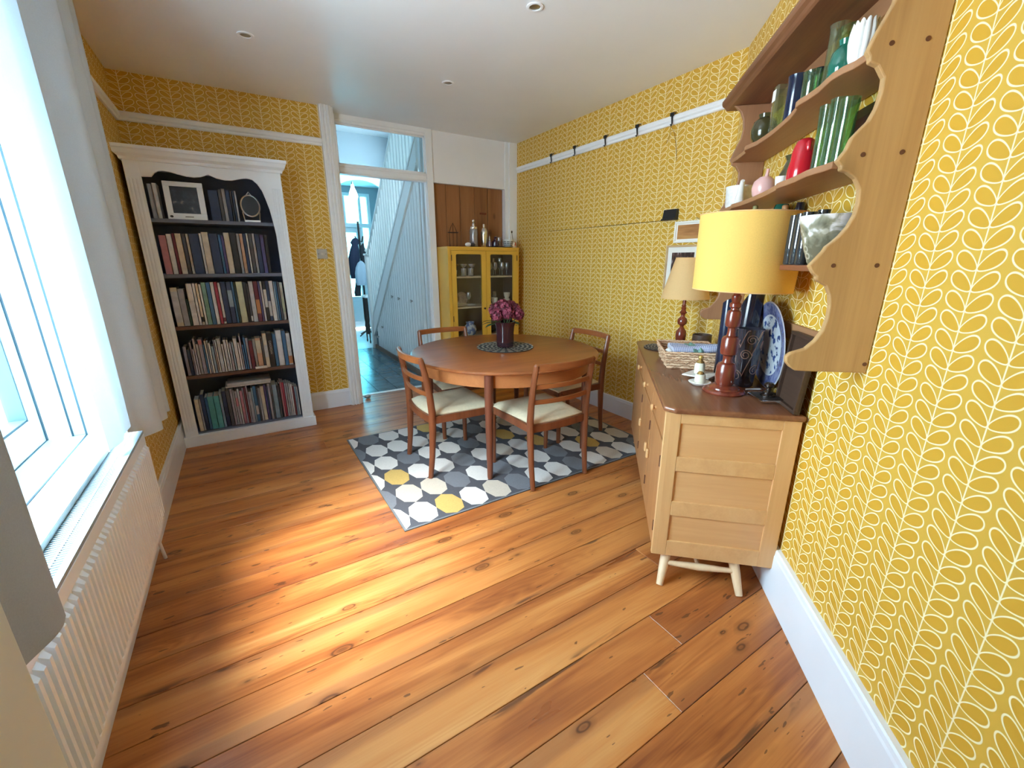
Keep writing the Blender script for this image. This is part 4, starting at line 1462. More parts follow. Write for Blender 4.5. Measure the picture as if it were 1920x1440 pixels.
for k, (x0, x1) in enumerate(((cx0 + 0.036, mid - 0.002), (mid + 0.002, cx1 - 0.032))):
    m = MB()
    z0, z1 = 0.525, cz - 0.042
    st = 0.052
    w, h = x1 - x0 - 2 * st, z1 - z0 - 0.035 - 0.06
    # frame with rounded inner corners
    inner = rpoly(w, h, 0.016, 4)
    outer = rpoly(x1 - x0, z1 - z0, 0.001, 4)
    cxm, czm = (x0 + x1) / 2, (z0 + z1) / 2
    iz = z0 + 0.06 + h / 2
    V = []
    for yy in (cy0 - 0.012, cy0 + 0.012):
        V.append(([m.v(cxm + p[0], yy, iz + p[1]) for p in inner], [m.v(cxm + p[0], yy, czm + p[1]) for p in outer]))
    n = len(inner)
    for i in range(n):
        j = (i + 1) % n
        m.face([V[0][1][i], V[0][1][j], V[0][0][j], V[0][0][i]])
        m.face([V[1][0][i], V[1][0][j], V[1][1][j], V[1][1][i]])
        m.face([V[0][0][i], V[0][0][j], V[1][0][j], V[1][0][i]])
        m.face([V[0][1][j], V[0][1][i], V[1][1][i], V[1][1][j]])
    dr = m.build('door', M['yellow'], CB)
    MB().box(cxm - w / 2 - 0.004, cxm + w / 2 + 0.004, cy0 + 0.0, cy0 + 0.004, iz - h / 2 - 0.004, iz + h / 2 + 0.004).build('pane', M['g_cab'], dr)
    kx = mid - 0.03 if k == 0 else mid + 0.03
    MB().lathe([(0, 0), (0.006, 0.0), (0.006, 0.010), (0.011, 0.014), (0.011, 0.02), (0, 0.024)], 12, (0, 0, 0), M=Matrix.Translation((kx, cy0 - 0.012, 0.905)) @ Matrix.Rotation(PI / 2, 4, 'X')).build('knob', M['iron'], dr, smooth=True)
    hx = x0 + 0.002 if k == 0 else x1 - 0.002
    for hz in (0.78, 1.42):
        MB().tube([(hx, cy0 - 0.012, hz), (hx, cy0 - 0.012, hz + 0.06)], 0.004, 8).build('hinge', M['iron'], dr)


def vessel(name, label, cat, prof, loc, mat, group=None, seg=20, parts=None, rot=0.0):
    """a turned vessel: outer profile from the foot up, closed by its inner wall"""
    t = thing(name, label, cat, loc, rot, group)
    th = 0.0025
    inner = [(max(r - th, 0.0), z) for r, z in reversed(prof) if z > prof[0][1] + 0.006]
    pr_ = [(0, prof[0][1])] + prof + inner + [(0, max(prof[0][1] + 0.006, 0.006))]
    MB().lathe(pr_, seg).build('body', mat, t, smooth=True)
    return t


WINE = [(0.026, 0), (0.027, 0.003), (0.004, 0.008), (0.0035, 0.06), (0.012, 0.068), (0.026, 0.085), (0.029, 0.11), (0.024, 0.145)]
COUPE = [(0.028, 0), (0.028, 0.003), (0.004, 0.008), (0.004, 0.085), (0.012, 0.092), (0.038, 0.11), (0.042, 0.13)]
TUMB = [(0.026, 0), (0.028, 0.003), (0.031, 0.05), (0.033, 0.085)]
CUP = [(0.02, 0), (0.024, 0.004), (0.034, 0.03), (0.038, 0.06), (0.040, 0.066)]
FLUTE = [(0.026, 0), (0.026, 0.003), (0.004, 0.008), (0.0035, 0.07), (0.012, 0.08), (0.019, 0.11), (0.021, 0.17), (0.020, 0.195)]
SAUCER = [(0.03, 0), (0.04, 0.004), (0.068, 0.014), (0.07, 0.016)]
DISH = [(0.04, 0), (0.055, 0.004), (0.095, 0.022), (0.10, 0.028)]
cg = 'glasses and china in the yellow cabinet'


def cabset(kind, prof, mat, items, zi, what, cat='glass', where='top'):
    for k, (x, y, lab) in enumerate(items):
        vessel(kind, '%s %s, %s cabinet shelf' % (what, lab, where), cat, prof, (x, y, CS[zi] + 0.0008), mat, cg, 16)


cabset('coupe_glass', COUPE, M['g_clear'], [(2.04, 4.44, 'left in the back row behind the left door'), (2.14, 4.45, 'middle of the back row behind the left door'), (2.24, 4.44, 'right in the back row behind the left door')], 2, 'stemmed coupe glass')
cabset('wine_glass', WINE, M['g_clear'], [(2.44, 4.38, 'leftmost in the front row behind the right door'), (2.52, 4.40, 'second in the front row behind the right door'), (2.60, 4.38, 'third in the front row behind the right door'), (2.675, 4.40, 'rightmost in the front row behind the right door')], 2, 'clear wine glass')
cabset('champagne_flute', FLUTE, M['g_clear'], [(2.48, 4.50, 'left of the back row behind the right door'), (2.56, 4.51, 'middle of the back row behind the right door'), (2.64, 4.50, 'right of the back row behind the right door')], 2, 'clear champagne flute')
cabset('tumbler', TUMB, M['g_clear'], [(2.10, 4.36, 'left in the front row behind the left door'), (2.19, 4.37, 'right in the front row behind the left door')], 2, 'clear tumbler')
cabset('tea_cup', CUP, M['creamchina'], [(1.985, 4.37, 'at the far left behind the left door')], 2, 'pale green white tea cup', 'cup')
cabset('saucer', SAUCER, M['china'], [(2.49, 4.37, 'under the white cup behind the right door'), (2.20, 4.42, 'empty, behind the left door near the centre post')], 1, 'white china saucer', 'saucer', 'middle')
vessel('tea_cup', 'white tea cup on a saucer behind the right cabinet door, middle shelf', 'cup', CUP, (2.49, 4.37, CS[1] + 0.0178), M['china'], cg, 18)
vessel('tea_cup', 'striped tea cup under another cup behind the right cabinet door, far right of middle shelf', 'cup', CUP, (2.665, 4.38, CS[1] + 0.0008), M['creamchina'], cg, 18)
vessel('tea_cup', 'cream tea cup stacked on the cup at the far right, middle cabinet shelf', 'cup', CUP, (2.665, 4.38, CS[1] + 0.068), M['creamchina'], cg, 18)
vessel('serving_dish', 'pale green scalloped dish behind the left cabinet door, middle shelf', 'dish', DISH, (2.06, 4.42, CS[1] + 0.0008), M['creamchina'], cg, 20)
pl = thing('dinner_plate', 'brown floral plate standing at the back behind the left door, middle cabinet shelf', 'plate', (2.02, 4.53, CS[1] + 0.092), 0, cg)
pl.rotation_euler = (math.radians(80), 0, 0)
MB().lathe([(0, 0.004), (0.05, 0.004), (0.085, 0.014), (0.088, 0.012), (0.055, 0.0), (0, 0.0)], 28).build('body', plain('brown_plate', (0.20, 0.09, 0.06), 0.3, var=0.4, scale=30), pl, smooth=True)
pl = thing('dinner_plate', 'white plate with violet flower standing at the back behind the left door, middle cabinet shelf', 'plate', (2.145, 4.53, CS[1] + 0.078), 0, cg)
pl.rotation_euler = (math.radians(80), 0, 0)
MB().lathe([(0, 0.004), (0.045, 0.004), (0.070, 0.012), (0.073, 0.010), (0.045, 0.0), (0, 0.0)], 28).build('body', plain('violet_plate', (0.50, 0.42, 0.44), 0.3, var=0.3, scale=36), pl, smooth=True)
cabset('goblet', WINE, M['g_clear'], [(2.22, 4.50, 'behind the left door by the centre post'), (2.44, 4.50, 'behind the right door by the centre post'), (2.56, 4.50, 'at the back behind the right door')], 1, 'clear stemmed goblet', 'glass', 'middle')
GJ = [(0.045, 0), (0.06, 0.01), (0.075, 0.06), (0.065, 0.10), (0.042, 0.125), (0.050, 0.15)]
g_bw = G('blue_white_jar')
nz_ = g_bw.noise(g_bw.coord('Object', (1, 1, 1)), 24, 3, 0.5)
bwm = g_bw.done(g_bw.bsdf(g_bw.ramp(nz_, [(0.46, (0.62, 0.66, 0.70)), (0.54, (0.12, 0.20, 0.42))]), 0.2))
vessel('ginger_jar', 'blue and white ginger jar behind the left cabinet door, bottom glazed shelf', 'jar', GJ, (2.165, 4.37, CS[0] + 0.0008), bwm, cg)
vessel('bowl', 'dark bowl behind the left cabinet door, bottom glazed shelf', 'bowl', [(0.03, 0), (0.05, 0.01), (0.075, 0.05), (0.08, 0.07)], (2.02, 4.40, CS[0] + 0.0008), M['blackgloss'], cg)
vessel('bowl', 'dark blue bowl behind the right cabinet door, bottom glazed shelf', 'bowl', [(0.03, 0), (0.05, 0.01), (0.08, 0.06), (0.085, 0.09)], (2.46, 4.40, CS[0] + 0.0008), M['navygloss'], cg)

# things on top of the cabinet
ct = cz + 0.0008
wl_ = thing('wire_lantern', 'rusty wire lantern frame with a peaked top, left end of the cabinet top', 'lantern', (2.035, 4.46, ct))
for k in range(6):
    a_ = 2 * PI * k / 6
    x, y = 0.048 * math.cos(a_), 0.048 * math.sin(a_)
    MB().tube([(x * 0.9, y * 0.9, 0), (x, y, 0.145), (x * 0.55, y * 0.55, 0.20), (0, 0, 0.245)], 0.0016, 5).build('wire', M['iron'], wl_)
for rr_, z, w in ((0.058, 0.148, 0.003), (0.045, 0.002, 0.002)):
    MB().tube([(rr_ * math.cos(2 * PI * k / 24), rr_ * math.sin(2 * PI * k / 24), z) for k in range(25)], w, 6, caps=False).build('hoop', M['iron'], wl_)
ps_ = thing('rounded_ornament', 'small white and black rounded ornament lying before the glass jar on the cabinet', 'ornament', (2.185, 4.36, ct))
MB().ball((-0.022, 0, 0.024), 0.036, 0.026, 0.0235, 14, 8).build('white_half', M['china'], ps_, smooth=True)
MB().ball((0.026, 0, 0.021), 0.040, 0.026, 0.0205, 14, 8).build('black_half', plain('black_stone', (0.035, 0.03, 0.035), 0.4), ps_, smooth=True)
sh_ = thing('glass_shaker', 'tall cut glass cocktail jar with silver collar and ball stopper on the cabinet', 'jar', (2.262, 4.42, ct))
MB().lathe([(0, 0), (0.042, 0), (0.046, 0.005), (0.045, 0.17), (0.040, 0.19), (0.034, 0.20), (0.032, 0.20), (0.040, 0.165), (0.041, 0.008), (0, 0.008)], 20).build('body', glass('cut_glass', (0.70, 0.66, 0.66), 0.5, rough=0.15, body=0.35), sh_, smooth=True)
MB().lathe([(0.041, 0.188), (0.044, 0.195), (0.040, 0.212), (0.020, 0.222), (0.018, 0.236), (0.026, 0.244), (0.010, 0.256), (0, 0.256)], 20).build('collar', M['chrome'], sh_, smooth=True)
MB().ball((0, 0, 0.272), 0.017, None, None, 14, 8).build('stopper', M['chrome'], sh_, smooth=True)
s2 = thing('cocktail_shaker', 'polished steel cocktail shaker standing right of the cut glass jar on the cabinet', 'shaker', (2.385, 4.41, ct))
MB().lathe([(0, 0), (0.030, 0), (0.034, 0.01), (0.041, 0.12), (0.041, 0.165), (0.030, 0.192), (0.024, 0.20), (0, 0.20)], 24).build('body', M['chrome'], s2, smooth=True)
MB().lathe([(0.024, 0.20), (0.016, 0.205), (0.015, 0.235), (0.010, 0.245), (0, 0.247)], 16).build('cap', M['chrome'], s2, smooth=True)
tray = tag(MB().lathe([(0, 0), (0.165, 0), (0.172, 0.008), (0.168, 0.008), (0.160, 0.004), (0, 0.004)], 32).build('serving_tray', M['blackgloss'], None, (2.575, 4.435, ct)), 'round black tray under the small bottles on the cabinet top', 'tray')
tz = ct + 0.0045
t = thing('scent_bottle', 'clear pointed scent bottle with a pinkish body, left on the black tray', 'bottle', (2.462, 4.42, tz))
MB().lathe([(0, 0), (0.022, 0), (0.024, 0.05), (0.012, 0.062), (0.010, 0.066), (0, 0.066)], 16).build('body', glass('pink_glass', (0.75, 0.55, 0.62), 0.3, body=0.4), t, smooth=True)
MB().lathe([(0, 0.066), (0.014, 0.068), (0.016, 0.076), (0.006, 0.11), (0.0, 0.14)], 14).build('stopper', M['g_clear'], t, smooth=True)
t = thing('purple_bottle', 'squat dark purple bottle with flared neck on the black tray', 'bottle', (2.525, 4.40, tz))
MB().lathe([(0, 0), (0.036, 0), (0.040, 0.03), (0.036, 0.06), (0.014, 0.075), (0.011, 0.092), (0.020, 0.108), (0, 0.108)], 18).build('body', M['g_purple'], t, smooth=True)
MB().ball((0.004, 0, 0.108), 0.012, 0.012, 0.008, 10, 6).build('stopper', M['g_clear'], t, smooth=True)
vessel('tall_tumbler', 'tall clear ribbed glass right of the purple bottle on the black tray', 'glass', [(0.022, 0), (0.023, 0.004), (0.025, 0.08), (0.028, 0.108)], (2.592, 4.43, tz), glass('rib_glass', (0.85, 0.78, 0.74), 0.4, body=0.25))
bw_ = vessel('patterned_bowl', 'white bowl printed with black leaf sprigs on the cabinet top', 'bowl', [(0.036, 0), (0.040, 0.004), (0.058, 0.05), (0.064, 0.078)], (2.665, 4.35, tz + 0.004), M['china'], seg=28)
for k in range(9):
    a_ = 2 * PI * k / 9
    for q in range(3):
        m = MB()
        for s in (-1, 1):
            z = 0.016 + q * 0.018
            r = 0.0425 + 0.30 * z
            P = []
            for w in range(8):
                u_ = 2 * PI * w / 8
                dx, dz = 0.0075 * math.cos(u_), 0.0055 * math.sin(u_)
                aa = a_ + (s * 0.008 + dx) / r
                zz = z + dz + abs(dx) * 0.2
                rr_ = 0.0405 + (zz - 0.004) * 0.40
                P.append(m.v((rr_ + 0.0012) * math.cos(aa), (rr_ + 0.0012) * math.sin(aa), zz))
            m.face(P)
        m.build('leaf_print', M['black'], bw_)
fc = thing('painted_cup', 'small cream and red painted ornament at the right end of the cabinet top', 'ornament', (2.735, 4.335, ct))
MB().lathe([(0, 0), (0.018, 0), (0.030, 0.02), (0.032, 0.045), (0.020, 0.065), (0, 0.07)], 18).build('body', plain('painted_cream', (0.62, 0.45, 0.30), 0.3, var=0.5, scale=45), fc, smooth=True)
MB().box(-0.004, 0.004, -0.034, -0.028, 0.02, 0.055).build('red_mark', M['red'], fc)
t = thing('twig', 'thin dried stem with a dark bud standing behind the painted ornament', 'stem', (2.755, 4.40, ct))
MB().tube([(0, 0, 0), (0.006, 0, 0.08), (-0.008, 0, 0.17)], 0.0022, 6).build('stem', M['iron'], t)
MB().ball((-0.008, 0, 0.174), 0.009, 0.009, 0.014, 10, 6).build('bud', M['iron'], t, smooth=True)
# ------------------------------------------------------------------ sideboard against the splayed wall
# local frame: x = -t (towards the corner), y = out of the wall, z up
SB = thing('sideboard', 'pale elm sideboard with a dark top against the splayed wall, three-panel end facing the viewer', 'sideboard', W(0, 0), NA)
T0, T1, OF0, OF1 = 0.06, 1.62, 0.018, 0.520
m = MB()
top = []
for (tx_, oy_) in ((T0 - 0.015, OF0 - 0.008), (T1 + 0.012, OF0 - 0.008), (T1 + 0.012, OF1 - 0.03), (T1 - 0.02, OF1 + 0.012), (T0 + 0.03, OF1 + 0.012), (T0 - 0.015, OF1 - 0.03)):
    top.append((-tx_, oy_))
m.prism(top, 'z', 0.820, 0.844)
m.build('worktop', M['elmtop'], SB, bevel=0.009, seg=3)
m = MB()
m.box(-T1 + 0.02, -T0, OF0, OF1 - 0.006, 0.14, 0.16)
m.box(-T1 + 0.02, -T0, OF0, OF0 + 0.012, 0.14, 0.82)
m.box(-T0 - 0.02, -T0, OF0, OF1, 0.14, 0.82)
m.box(-T1 + 0.02, -T0, OF0, OF1 - 0.025, 0.79, 0.82)
m.build('carcass', M['elm'], SB)
# end frame: stiles, rails and three recessed panels
rails = [(0.14, 0.217), (0.345, 0.415), (0.560, 0.628), (0.777, 0.821)]
for (o0, o1) in ((OF0, 0.082), (0.462, OF1)):
    MB().box(-T1, -T1 + 0.022, o0, o1, 0.14, 0.821).build('stile', M['elmz'], SB, bevel=0.002)
for (z0, z1) in rails:
    MB().box(-T1 + 0.0005, -T1 + 0.022, 0.082, 0.462, z0, z1).build('rail', M['elm'], SB, bevel=0.002)
for (z0, z1) in ((0.217, 0.345), (0.415, 0.560), (0.628, 0.777)):
    m = MB()
    m.box(-T1 + 0.008, -T1 + 0.016, 0.078, 0.466, z0 - 0.004, z1 + 0.004, 0, None)
    m.build('panel', wood('elm_panel_%d' % int(z0 * 1000), (0.54, 0.28, 0.115), (0.64, 0.36, 0.16), (0.71, 0.43, 0.21), 'y', 0.38, 0.6, contrast=0.7), SB)
m = MB()
m.box(-T1 - 0.0001, -T1 + 0.02, OF1 - 0.02, OF1 + 0.004, 0.14, 0.82)
m.build('corner_bead', M['elmz'], SB, bevel=0.003)
# front: three drawers above three doors, dark gaps between
MB().box(-T1 + 0.022, -T0 - 0.02, OF1 - 0.03, OF1 - 0.024, 0.15, 0.82).build('front_void', M['under'], SB)
KN = [0.477, 0.899, 1.304]
parts_ = [(0.085, 0.69), (0.70, 1.155), (1.165, 1.585)]
for k, (a, b) in enumerate(parts_):
    d_ = MB().box(-b, -a, OF1 - 0.022, OF1, 0.685, 0.812).build('drawer', M['elmfront'], SB, bevel=0.003)
    kt = KN[k]
    m = MB()
    m.lathe([(0, 0), (0.009, 0), (0.009, 0.010), (0.017, 0.016), (0.016, 0.024), (0, 0.028)], 14, M=Matrix.Translation((-kt, OF1, 0.735)) @ Matrix.Rotation(-PI / 2, 4, 'X'))
    m.build('knob', M['elm'], d_, smooth=True)
    e_ = MB().box(-b, -a, OF1 - 0.022, OF1, 0.155, 0.672).build('door', M['elmfront'], SB, bevel=0.003)
    kd = [0.742, 1.120, 1.20][k] if k < 2 else 1.205
    m = MB()
    m.box(-kd - 0.012, -kd + 0.012, OF1, OF1 + 0.016, 0.42, 0.47)
    m.build('handle', M['elm'], e_, bevel=0.006, seg=3)
    for hz in (0.24, 0.56):
        MB().box(-b - 0.004, -b + 0.004, OF1 - 0.004, OF1 + 0.005, hz, hz + 0.05).build('hinge', M['knot'], e_)
# splayed legs and stretchers
LT = []
for (tt, t2) in ((1.56, 1.648), (0.16, 0.06)):
    for (oo, o2) in ((0.440, 0.474), (0.110, 0.146)):
        if oo > 0.3:
            o_top, o_bot = 0.445, 0.478
        else:
            o_top, o_bot = 0.165, 0.142
        m = MB()
        m.tube([(-tt, o_top, 0.142), (-(tt + (t2 - tt) * 0.45), o_top + (o_bot - o_top) * 0.45, 0.08), (-t2, o_bot, 0.0)], [0.023, 0.0205, 0.0145], 12)
        m.build('leg', M['beech'], SB, smooth=True)
for tt in (1.60, 0.11):
    m = MB()
    m.tube([(-tt, 0.460, 0.088), (-tt, 0.31, 0.085), (-tt, 0.155, 0.088)], [0.010, 0.017, 0.010], 10)
    m.build('stretcher', M['beech'], SB, smooth=True)
m = MB()
m.tube([(-1.60, 0.31, 0.085), (-0.85, 0.31, 0.085), (-0.11, 0.31, 0.085)], [0.010, 0.015, 0.010], 10)
m.build('stretcher', M['beech'], SB, smooth=True)
for k, (z, w) in enumerate(((0.50, 0.11), (0.30, 0.10))):
    m = MB()
    prev = None
    m.prism([(-T1 + 0.055, z), (-T1 + 0.062, z + 0.03), (-T1 + 0.048, z + w * 0.5), (-T1 + 0.06, z + w), (-T1 + 0.075, z + w), (-T1 + 0.075, z)], 'y', 0.002, OF0)
    m.build('torn_veneer', M['creamchina'], SB)
ZT = 0.8445


# ------------------------------------------------------------------ lamps
def lathe_thing(parent, name, prof, mat, seg=28):
    return MB().lathe(prof, seg).build(name, mat, parent, smooth=True)


lb = W(1.338, 0.240, ZT)
L1 = thing('table_lamp', 'large table lamp with a broad yellow drum shade, near end of the sideboard', 'lamp', lb)
lathe_thing(L1, 'base', [(0, 0), (0.088, 0), (0.090, 0.006), (0.084, 0.014), (0.066, 0.018), (0.064, 0.024), (0.052, 0.030), (0.046, 0.034), (0, 0.034)], M['mahog'])
col = [(0.034, 0.034), (0.040, 0.045), (0.043, 0.07), (0.042, 0.118), (0.036, 0.132), (0.024, 0.138), (0.020, 0.150), (0.022, 0.168), (0.034, 0.176), (0.037, 0.190), (0.036, 0.240), (0.031, 0.253),
       (0.020, 0.258), (0.017, 0.275), (0.018, 0.293), (0.028, 0.300), (0.031, 0.312), (0.030, 0.352), (0.026, 0.366), (0.017, 0.371), (0.016, 0.378), (0.024, 0.384), (0.024, 0.398), (0.016, 0.404),
       (0.020, 0.420), (0.020, 0.430), (0.013, 0.437), (0.018, 0.447), (0.018, 0.455), (0.010, 0.462), (0.010, 0.50), (0, 0.50)]
lathe_thing(L1, 'turned_column', col, M['mahog'])
zs0, zs1 = 1.300 - ZT, 1.600 - ZT
m = MB()
m.lathe([(0.192, zs0), (0.200, zs1)], 64)
sd = m.build('lamp_shade', M['shade'], L1, smooth=True)
sd.rotation_euler = (math.radians(1.2), math.radians(0.6), 0)
for z, r in ((zs0, 0.192), (zs1, 0.200)):
    MB().tube([(r * math.cos(2 * PI * k / 64), r * math.sin(2 * PI * k / 64), z) for k in range(65)], 0.0022, 6, caps=False).build('trim_ring', M['shade2'], sd, smooth=True)
m = MB()
for k in range(3):
    a_ = 2 * PI * k / 3
    m.tube([(0.012 * math.cos(a_), 0.012 * math.sin(a_), zs1 - 0.05), (0.199 * math.cos(a_), 0.199 * math.sin(a_), zs1 - 0.002)], 0.002, 6)
m.tube([(0, 0, 0.49), (0, 0, zs1 - 0.05)], 0.010, 10)
m.build('shade_carrier', M['brass'], L1, smooth=True)
MB().ball((0, 0, 0.60), 0.028, 0.028, 0.036, 14, 10).build('bulb', M['china'], L1, smooth=True)

lb2 = W(0.135, 0.235, ZT)
L2 = thing('table_lamp', 'smaller table lamp with a peach tapered shade, far end of the sideboard', 'lamp', lb2)
lathe_thing(L2, 'base', [(0, 0), (0.060, 0), (0.062, 0.008), (0.045, 0.016), (0, 0.016)], M['mahog'])
lathe_thing(L2, 'turned_column', [(0.026, 0.015), (0.034, 0.03), (0.037, 0.06), (0.034, 0.09), (0.020, 0.11), (0.012, 0.122), (0.014, 0.13), (0.030, 0.142), (0.034, 0.160), (0.030, 0.178), (0.016, 0.192),
                                  (0.013, 0.205), (0.018, 0.215), (0.028, 0.222), (0.018, 0.232), (0.014, 0.245), (0.018, 0.252), (0.013, 0.262), (0.016, 0.270), (0.011, 0.280), (0.013, 0.30), (0.009, 0.315), (0.009, 0.36), (0, 0.36)], M['mahog'])
m = MB()
m.lathe([(0.162, 1.168 - ZT), (0.086, 1.440 - ZT)], 56)
sd = m.build('lamp_shade', M['shade2'], L2, smooth=True)
for z, r in ((1.168 - ZT, 0.162), (1.440 - ZT, 0.086)):
    MB().tube([(r * math.cos(2 * PI * k / 48), r * math.sin(2 * PI * k / 48), z) for k in range(49)], 0.002, 6, caps=False).build('trim_ring', M['shade2'], sd, smooth=True)
m = MB()
for k in range(3):
    a_ = 2 * PI * k / 3
    m.tube([(0, 0, 0.545), (0.085 * math.cos(a_), 0.085 * math.sin(a_), 0.594)], 0.002, 6)
m.tube([(0, 0, 0.35), (0, 0, 0.55)], 0.008, 10)
m.build('shade_carrier', M['brass'], L2, smooth=True)

# ------------------------------------------------------------------ things on the sideboard
woven_mat('placemat', 'round black woven mat lying at the far end of the sideboard', W(0.335, 0.372, ZT + 0.0005), 0.128)
bk = thing('bread_basket', 'oblong pale wicker basket of napkins on the sideboard', 'basket', W(0.76, 0.300, ZT + 0.0005), NA)
g_w = G('wicker')
wv = g_w.n('TexWave', wave_type='BANDS', bands_direction='Z')
g_w.link(g_w.coord('Object', (1, 1, 1)), wv.inputs['Vector'])
wv.inputs['Scale'].default_value = 22
wv.inputs['Distortion'].default_value = 5
wv.inputs['Detail'].default_value = 3
wv.inputs['Detail Scale'].default_value = 3.0
M['wicker'] = g_w.done(g_w.bsdf(g_w.ramp(wv.outputs['Fac'], [(0.1, (0.42, 0.21, 0.11)), (0.5, (0.68, 0.41, 0.24)), (0.9, (0.76, 0.52, 0.34))]), 0.75, bump=wv.outputs['Fac'], bstr=0.7, bdist=0.004))
bl, bwid, bh = 0.19, 0.150, 0.092
for k, (x0, y0, x1, y1) in enumerate(((-1, -1, 1, -1), (1, -1, 1, 1), (1, 1, -1, 1), (-1, 1, -1, -1))):
    m = MB()
    n = 12
    for lay in range(5):
        z0, z1 = bh * lay / 5, bh * (lay + 1) / 5 - 0.001
        sc = 0.86 + 0.14 * (lay + 0.5) / 5
        pts = []
        for i in range(n + 1):
            u_ = i / n
            w_ = 0.0035 * math.sin(PI * 6 * u_ + PI * lay)
            px, py = (x0 + (x1 - x0) * u_) * bl * sc, (y0 + (y1 - y0) * u_) * bwid * sc
            nx_, ny_ = (0, y0) if y0 == y1 else (x0, 0)
            pts.append((px + nx_ * w_, py + ny_ * w_, (z0 + z1) / 2))
        m.bar(pts, 0.006, z1 - z0)
    m.build('woven_side', M['wicker'], bk)
MB().box(-bl * 0.86, bl * 0.86, -bwid * 0.86, bwid * 0.86, 0.001, 0.006).build('bottom', M['wicker'], bk)
m = MB()
m.tube([(-bl, -bwid, bh), (bl, -bwid, bh), (bl, bwid, bh), (-bl, bwid, bh), (-bl, -bwid, bh)], 0.006, 8)
m.build('rim', M['wicker'], bk, smooth=True)


def gingham(name, c1, c2, sc):
    g = G(name)
    tc = g.n('TexCoord')
    s_ = g.n('SeparateXYZ')
    g.link(tc.outputs['UV'], s_.inputs[0])
    a = g.math('GREATER_THAN', g.math('FRACT', g.math('MULTIPLY', s_.outputs[0], sc)), 0.5)
    b = g.math('GREATER_THAN', g.math('FRACT', g.math('MULTIPLY', s_.outputs[1], sc)), 0.5)
    f = g.math('MULTIPLY', g.math('ADD', a, b), 0.5)
    return g.done(g.bsdf(g.mix(f, c1, c2), 0.9))


M['gingham'] = gingham('blue_gingham', (0.66, 0.66, 0.72), (0.10, 0.14, 0.36), 105)
M['gsage'] = plain('sage_green_cloth', (0.17, 0.30, 0.25), 0.9, var=0.08, scale=60)


def roll(m, p, q, r, mi=0, seg=14, n=10):
    """rolled napkin with uv"""
    p, q = Vector(p), Vector(q)
    d_ = (q - p)
    L = d_.length
    d_.normalize()
    s_ = d_.cross(Vector((0, 0, 1))).normalized()
    u_ = s_.cross(d_)
    R_ = []
    for i in range(n + 1):
        f_ = i / n
        rr_ = r * (1 + 0.10 * math.sin(9 * f_ + p.x * 40)) * (0.86 if 0.40 < f_ < 0.62 else 1.0)
        R_.append([m.v(p + d_ * L * f_ + (s_ * math.cos(2 * PI * k / seg) + u_ * 0.72 * math.sin(2 * PI * k / seg)) * rr_) for k in range(seg)])
    for i in range(n):
        for k in range(seg):
            j = (k + 1) % seg
            m.face([R_[i][k], R_[i][j], R_[i + 1][j], R_[i + 1][k]], mi,
                   [(L * i / n, 2 * PI * r * k / seg), (L * i / n, 2 * PI * r * (k + 1) / seg), (L * (i + 1) / n, 2 * PI * r * (k + 1) / seg), (L * (i + 1) / n, 2 * PI * r * k / seg)])
    m.face(R_[0][::-1], mi, [(0.01 * i, 0.004) for i in range(seg)])
    m.face(R_[-1], mi, [(0.01 * i, 0.004) for i in range(seg)])


for k, (x, r, z, lab, mat) in enumerate(((-0.128, 0.034, 0.090, 'blue gingham napkin rolled in a green band, nearest the viewer in the wicker basket', 'gingham'), (-0.055, 0.033, 0.088, 'blue gingham napkin roll, second from the viewer in the wicker basket', 'gingham'),
                                         (0.015, 0.032, 0.086, 'blue gingham napkin roll towards the back of the wicker basket', 'gingham'))):
    t = thing('napkin_roll', lab, 'napkin', W(0.76, 0.300, ZT), NA, 'napkins in the wicker basket')
    m = MB()
    y0, y1 = 0.105, -0.110 - 0.035 * (k == 0)
    roll(m, (x, y0, z), (x + 0.012, y1, z + (0.024 if k == 0 else 0.0)), r)
    m.build('cloth', M[mat], t, smooth=True)
    m = MB()
    ya = 0.105 + (y1 - 0.105) * 0.42
    yb = 0.105 + (y1 - 0.105) * 0.62
    roll(m, (x, ya, z), (x + 0.004, yb, z + 0.006), r * 1.02, n=4)
    m.build('napkin_band', M['gsage'], t, smooth=True)
t = thing('bread_roll', 'small white ball at the far left end of the wicker basket', 'ball', W(0.76, 0.300, ZT), NA)
MB().ball((-0.12, 0.124, 0.082), 0.026, 0.022, 0.022, 12, 8).build('body', M['china'], t, smooth=True)
MB().tube([(-0.12, 0.124, 0.103), (-0.12, 0.122, 0.106)], 0.004, 6).build('tip', M['china'], t)

vessel('wooden_bowl', 'dark brown wooden bowl behind the wicker basket on the sideboard', 'bowl', [(0.05, 0), (0.056, 0.004), (0.060, 0.06), (0.060, 0.105)], W(0.36, 0.140, ZT + 0.0005), wood('dark_bowl_wood', (0.04, 0.022, 0.016), (0.07, 0.04, 0.028), (0.11, 0.06, 0.04), 'x', 0.35))

# cream ceramic cruet pieces
t = thing('ceramic_tray', 'white diamond-shaped china tray with gilt edge beside the big lamp', 'tray', W(1.10, 0.288, ZT + 0.0005), NA)
m = MB()
P = []
for k in range(4):
    a_ = PI / 2 * k + 0.2
    P.append((0.100 * math.cos(a_) * (1.0 if k % 2 else 0.9), 0.100 * math.sin(a_) * (1.0 if k % 2 else 0.9)))
m.prism(P, 'z', 0.012, 0.020)
m.build('dish', M['china'], t, bevel=0.006, seg=3)
MB().lathe([(0, 0), (0.03, 0), (0.034, 0.012), (0, 0.012)], 20).build('foot', M['china'], t, smooth=True)
t = thing('lidded_pot', 'cream china pot with a golden knob standing on the diamond tray', 'pot', W(1.095, 0.298, ZT + 0.021), NA)
MB().lathe([(0, 0), (0.024, 0), (0.026, 0.01), (0.025, 0.045), (0.019, 0.055), (0, 0.058)], 20).build('body', M['creamchina'], t, smooth=True)
